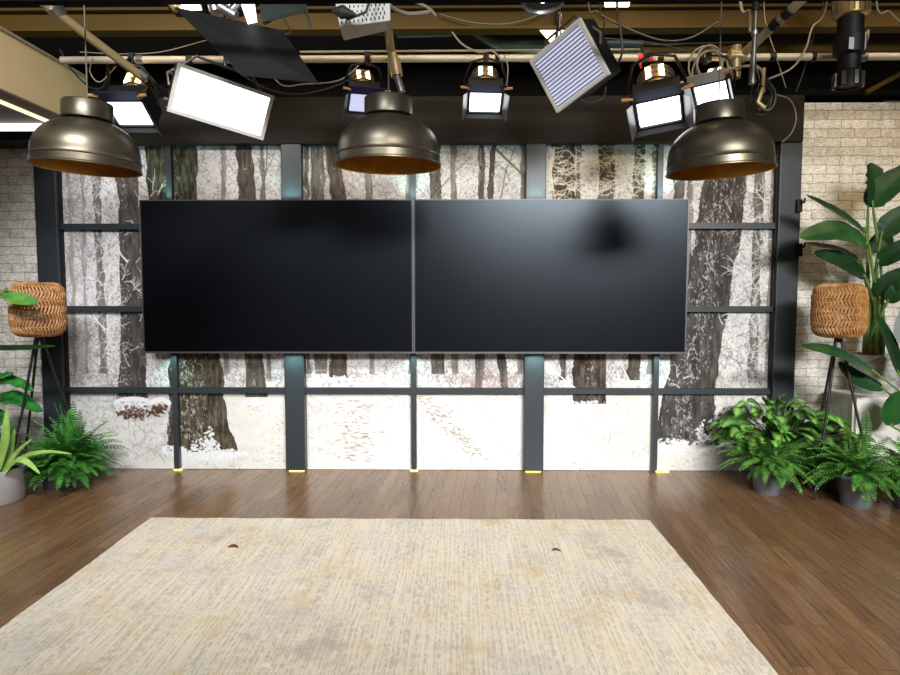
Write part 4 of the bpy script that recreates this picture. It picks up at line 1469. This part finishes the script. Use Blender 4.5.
for i, (pp, y0, y1, w, g, up, tr) in enumerate(BIRD):
    n = len(pp)
    path = [P(q[0], q[1], y0 + (y1 - y0) * k / (n - 1)) for k, q in enumerate(pp)]
    lm = MB()
    leaf(lm, path, w, Vector(up).normalized(), 0.18, 4, (g, g * 1.02, g), (g * 1.12, g * 1.12, g * 1.05), shape=0.85, tear=tr, rg=rg, ruffle=0.02)
    lo = lm.build('leaf', 'bird', tp, True)
    s0_ = soil + Vector((rg.uniform(-.05, .05), rg.uniform(-.05, .05), -0.01))
    b0 = path[0]
    mid_ = s0_.lerp(b0, 0.55); mid_.x = s0_.x + (b0.x - s0_.x) * 0.35; mid_.y = s0_.y + (b0.y - s0_.y) * .4
    MB().tube(spline([s0_, mid_, b0, path[0].lerp(path[1], 0.10)], 8), [0.013] * 8 + [0.010] * 8 + [0.006] * 9, 8).build('stalk', 'stem', tp, True)
sh = MB()
for k in range(5):
    a = k * 1.3
    s0_ = soil + Vector((0.03 * math.cos(a), 0.03 * math.sin(a), -.01))
    sh.tube([s0_, s0_ + Vector((0.01 * math.cos(a) + .01, 0.01, 0.18)), s0_ + Vector((0.02 * math.cos(a) + .015, 0.015, 0.42))], [0.03, 0.022, 0.01], 8)
M['sheath'] = mat('brown_green_sheath', (128, 122, 62), 0.5)
sh.build('sheath', 'sheath', tp, True)

# second broad leaved plant low at the right edge
b = PZ(925, 494, 0)
t = thing('broad_leaf_plant', 'low broad leaved plant at the right edge with leaves reaching in front of the stand', 'plant', b)
pot(t, b, 0.10, 0.13, 0.22)
low = [
    ([(876, 373), (838, 354), (801, 346)], -.72, -.85, .145, 1.2, (0, -.55, .8)),
    ([(884, 389), (856, 378), (838, 362)], -.66, -.62, .125, .8, (0, -.8, .5)),
    ([(899, 374), (890, 345), (876, 314)], -.66, -.60, .165, .55, (.5, -.8, .2)),
    ([(892, 426), (894, 408), (899, 391)], -.70, -.74, .20, 1.1, (.1, -1, .1)),
    ([(912, 345), (906, 330), (908, 305)], -.66, -.60, .16, .6, (-.3, -.8, .2)),
]
for pp, y0, y1, w, g, up in low:
    path = [P(q[0], q[1], y0 + (y1 - y0) * k / 2) for k, q in enumerate(pp)]
    lm = MB()
    leaf(lm, path, w, Vector(up).normalized(), 0.15, 4, (g, g * 1.05, g), (g * 1.1, g * 1.15, g), shape=0.85, rg=rg)
    lm.build('leaf', 'bird', t, True)
    s0_ = b + Vector((rg.uniform(-.04, .04), rg.uniform(-.04, .04), 0.19))
    mid_ = s0_.lerp(path[0], 0.6); mid_.x = s0_.x + (path[0].x - s0_.x) * .3
    MB().tube(spline([s0_, mid_, path[0], path[0].lerp(path[1], .08)], 8), 0.007, 8).build('stalk', 'stem', t, True)

# left: big fern
b = PZ(60, 485, 0)
t = thing('potted_fern', 'big dense fern in a dark pot at the foot of the left post', 'fern', b)
pot(t, b, 0.10, 0.13, 0.13)
m_ = MB()
fern(m_, b + Vector((0.07, 0, 0.14)), 170, 0.40, (8, 78), (0, 360), 18, 0.075, 1.25, 31, 0.03)
fern(m_, b + Vector((0.10, 0, 0.16)), 9, 0.45, (76, 88), (0, 360), 24, 0.085, 0.25, 33, 0.03)
fern(m_, b + Vector((0.07, -0.05, 0.14)), 60, 0.34, (20, 66), (190, 350), 18, 0.075, 1.5, 35, 0.03)
fern(m_, b + Vector((-0.12, 0, 0.13)), 60, 0.34, (8, 74), (0, 360), 18, 0.075, 1.3, 37, 0.03)
m_.build('fronds', 'fern_dark', t)

# left: strap leaved plant in pale pot
b = PZ(-8, 500, 0)
t = thing('strap_leaf_plant', 'pale green strap leaved plant in a light grey pot at the left edge', 'plant', b)
depth = (b - CAM).dot(FWD)
rp_ = 30.5 * depth / F
hp2 = P(0, 467, b.y).z
MB().lathe([(0, 0.0), (rp_ * .93, 0.0), (rp_ * .96, 0.01), (rp_, hp2), (rp_ - .012, hp2), (rp_ - .02, hp2 - .04), (0, hp2 - .04)], 40, Matrix.Translation(b)).build('pot', 'pot_grey', t, True)
MB().lathe([(0, hp2 - .03), (rp_ - .02, hp2 - .036)], 24, Matrix.Translation(b)).build('soil', 'soil', t, True)
lm = MB()
strap = [
    ([(-2, 468), (6, 440), (7, 408)], .0, -.02, .075, 1.05), ([(-6, 468), (-6, 430), (-12, 392)], .02, .06, .08, .85),
    ([(2, 468), (18, 452), (32, 439)], .0, .08, .045, .8), ([(2, 470), (24, 457), (48, 452), (72, 454)], -.05, -.12, .042, .95),
    ([(4, 469), (17, 461), (28, 463), (40, 474)], -.10, -.22, .055, 1.25), ([(-16, 468), (-40, 440), (-60, 430)], 0, 0, .06, 1.0),
    ([(-1, 468), (10, 455), (15, 428)], .03, .06, .06, .9), ([(-14, 468), (-24, 420), (-20, 400)], 0, 0, .07, 1.0)]
for pp, dy0, dy1, w, g in strap:
    n = len(pp)
    path = [P(q[0], q[1], b.y + dy0 + (dy1 - dy0) * k / (n - 1)) for k, q in enumerate(pp)]
    path[0].z = hp2 - 0.03
    leaf(lm, path, w, Vector((0.1, -.6, .8)).normalized(), 0.3, 2, (g, g, g * .9), (g * 1.1, g * 1.1, g), shape=0.55, rg=rg)
lm.build('leaves', 'strap', t, True)

# left: tall plant out of frame with leaves reaching in
b = Vector((P(-62, 480, -.62).x, -.62, 0))
t = thing('banana_plant', 'broad leaved plant outside the left edge with two leaves reaching to the rattan lamp', 'plant', b)
pot(t, b, 0.12, 0.15, 0.28)
for pp, y0, y1, w, g, up in (([(2, 293), (18, 299), (39, 303)], -.85, -.86, .10, .95, (0, -.75, .7)), ([(-25, 347), (15, 348), (56, 346)], -.66, -.62, .06, .55, (0, -.6, .8)),
                             ([(-50, 330), (-60, 280), (-70, 240)], -.6, -.5, .2, .9, (1, -.6, 0))):
    path = [P(q[0], q[1], y0 + (y1 - y0) * k / 2) for k, q in enumerate(pp)]
    lm = MB()
    leaf(lm, path, w, Vector(up).normalized(), 0.12, 4, (g, g, g * .95), (g * 1.1, g * 1.1, g), shape=0.9, rg=rg)
    lm.build('leaf', 'varieg' if pp[0][0] == 2 else 'bird', t, True)
    s0_ = b + Vector((0, 0, .25))
    mid_ = s0_.lerp(path[0], .6); mid_.x = s0_.x + (path[0].x - s0_.x) * .25
    MB().tube(spline([s0_, mid_, path[0], path[0].lerp(path[1], .08)], 8), 0.007, 8).build('stalk', 'stem', t, True)
# left: glossy crinkled plant
b = Vector((P(-30, 480, -.35).x, -.35, 0))
t = thing('crinkled_leaf_plant', 'dark glossy crinkle leaved plant at the left edge above the strap leaved plant', 'plant', b)
pot(t, b, 0.10, 0.13, 0.30)
lm, sm = MB(), MB()
for pp, w, g in (([(-14, 392), (8, 380), (34, 391)], .12, 1.0), ([(-12, 402), (12, 398), (43, 412)], .15, .8), ([(-18, 412), (2, 420), (14, 446)], .13, .95), ([(-14, 385), (0, 377), (14, 374)], .10, 1.15),
                 ([(-16, 420), (-4, 432), (2, 455)], .1, .9), ([(-20, 400), (-40, 390), (-60, 400)], .13, 1.0)):
    path = [P(q[0], q[1], -.50 - 0.04 * k) for k, q in enumerate(pp)]
    leaf(lm, path, w, Vector((0, -.6, .8)).normalized(), 0.1, 4, (g, g, g), (g * 1.2, g * 1.2, g * 1.1), ruffle=0.06, shape=.8, tear=.3, rg=rg)
    s0_ = b + Vector((0, 0, .27))
    sm.tube(spline([s0_, s0_.lerp(path[0], .6) + Vector((0, 0, .05)), path[0]], 6), 0.005, 6, cap=False)
lm.build('leaves', 'glossy', t, True)
sm.build('stems', 'stem', t, True)

# ------------------------------------------------------------------ small hooks on the right post
for py, lb in ((206, 'small black hook on the right post, the upper of two'), (250, 'small black hook on the right post, the lower of two')):
    p = P(797, py, YF)
    h = MB().box((p.x - 0.012, YF - 0.03, p.z - 0.05), (p.x + 0.03, YF + 0.02, p.z + 0.05), bev=0.006).tube([(p.x + .02, YF - .03, p.z + .02), (p.x + .02, YF - .07, p.z + .02), (p.x + .02, YF - .08, p.z + .05)], 0.008, 8)
    tag(h.build('hook', 'black', None, False, p), lb, 'hook')

# ------------------------------------------------------------------ glowing floor pucks under the posts
pucks = [('mullion left of the left post', mull[0], -0.03, 0.03), ('left broad post under the left screen', sum(posts[1]) / 2, YF + .035, 0.06), ('middle mullion between the screens', mull[1], -0.03, 0.03),
         ('right broad post under the right screen', sum(posts[2]) / 2, YF + .035, 0.06), ('thin mullion left of the big right trunk', mull[2] + .07, -0.03, 0.05)]
desc = ['yellow floor light glowing at the foot of the mullion in the olive trunk', 'yellow floor light glowing under the broad post below the left screen',
        'yellow floor light glowing at the foot of the mullion between the screens', 'yellow floor light glowing under the broad post below the right screen',
        'yellow floor light glowing by the mullion left of the big right trunk']
for (nm, x, y, w), lb in zip(pucks, desc):
    o = MB().box((x - w, y - 0.004, 0.001), (x + w, y + 0.008, 0.007)).build('floor_light', 'puck', None, False, (x, y, 0))
    tag(o, lb, 'floor light', 'yellow floor lights along the mural')


# ------------------------------------------------------------------ light
def area(name, loc, target, sx, sy, power, col=(1, 1, 1), spread=180):
    L_ = bpy.data.lights.new(name, 'AREA')
    L_.shape = 'RECTANGLE'
    L_.size, L_.size_y = sx, sy
    L_.energy = power
    L_.color = col
    L_.spread = R(spread)
    o = bpy.data.objects.new(name, L_)
    C.objects.link(o)
    o.location = loc
    o.rotation_euler = (Vector(target) - Vector(loc)).to_track_quat('-Z', 'Y').to_euler()
    return o


def point(name, loc, power, col, r=0.05):
    L_ = bpy.data.lights.new(name, 'POINT')
    L_.energy = power
    L_.color = col
    L_.shadow_soft_size = r
    o = bpy.data.objects.new(name, L_)
    C.objects.link(o)
    o.location = loc
    return o


area('key_soft_left', (-1.8, -4.7, 4.2), (-2.7, 0.0, 1.1), 2.0, 0.7, 108, (0.98, 0.98, 1.0), 85)
area('key_soft_right', (2.3, -8.4, 3.85), (0.9, 0.0, 0.05), 3.8, 0.9, 113, (1.0, 0.985, 0.96), 52)
area('tungsten_wash', (0.6, -1.3, 3.5), (0.6, 0.0, 2.25), 5.6, 0.12, 10, (1.0, 0.72, 0.38), 80)
area('tungsten_wash_right', (4.3, -1.5, 3.9), (4.1, 0.0, 2.1), 1.6, 0.2, 7, (1.0, 0.76, 0.42), 100)
area('rear_wall_wash', (2.6, -8.9, 4.2), (2.6, -9.5, 3.0), 4.0, 0.3, 75, (0.75, 0.88, 1.0), 160)
area('top_soft', (0, -3.2, 4.2), (0, -2.9, 0), 3.5, 1.6, 12, (1.0, 0.95, 0.88), 150)
for x, y, z, e in ((-2.2, -1.5, 3.75, 2.6), (0.2, -1.5, 3.85, 1), (1.3, -1.3, 3.8, 4), (2.9, -1.4, 3.75, 3)):
    point('tungsten_spill', (x, y, z), e, (1.0, 0.72, 0.34), 0.12)
for (xa, xb) in (posts[1], posts[2]):
    area('screen_backlight', ((xa + xb) / 2, -0.13, tz0 - 0.01), ((xa + xb) / 2, -0.06, 0.3), 0.14, 0.03, 0.9, (0.55, 1.0, 0.92), 120)
    area('screen_backlight', ((xa + xb) / 2, -0.13, tz1 + 0.005), ((xa + xb) / 2, -0.06, 2.8), 0.14, 0.03, 0.9, (0.55, 1.0, 0.92), 120)
for xc in mull:
    area('screen_backlight', (xc, -0.11, tz0 - 0.01), (xc, -0.05, 0.3), 0.06, 0.03, 0.5, (0.55, 1.0, 0.92), 120)
    area('screen_backlight', (xc, -0.11, tz1 + 0.005), (xc, -0.05, 2.8), 0.06, 0.03, 0.7, (0.55, 1.0, 0.92), 120)
w = bpy.data.worlds.new('studio_world')
w.use_nodes = True
w.node_tree.nodes['Background'].inputs['Color'].default_value = (0.9, 0.95, 1.0, 1)
w.node_tree.nodes['Background'].inputs['Strength'].default_value = 0.02
bpy.context.scene.world = w

# ------------------------------------------------------------------ camera
cam = bpy.data.cameras.new('camera')
cam.sensor_fit = 'HORIZONTAL'
cam.sensor_width = 36
cam.lens = F / 900 * 36
cam.clip_start = 0.05
co = bpy.data.objects.new('camera', cam)
C.objects.link(co)
co.location = CAM
co.rotation_euler = (math.pi / 2 - PITCH, 0, YAW)
sc = bpy.context.scene
sc.camera = co
sc.view_settings.view_transform = 'Standard'
sc.view_settings.look = 'None'
sc.view_settings.gamma = 1
sc.view_settings.exposure = 0.0
for o in bpy.data.objects:
    if '_o' in o:
        del o['_o']
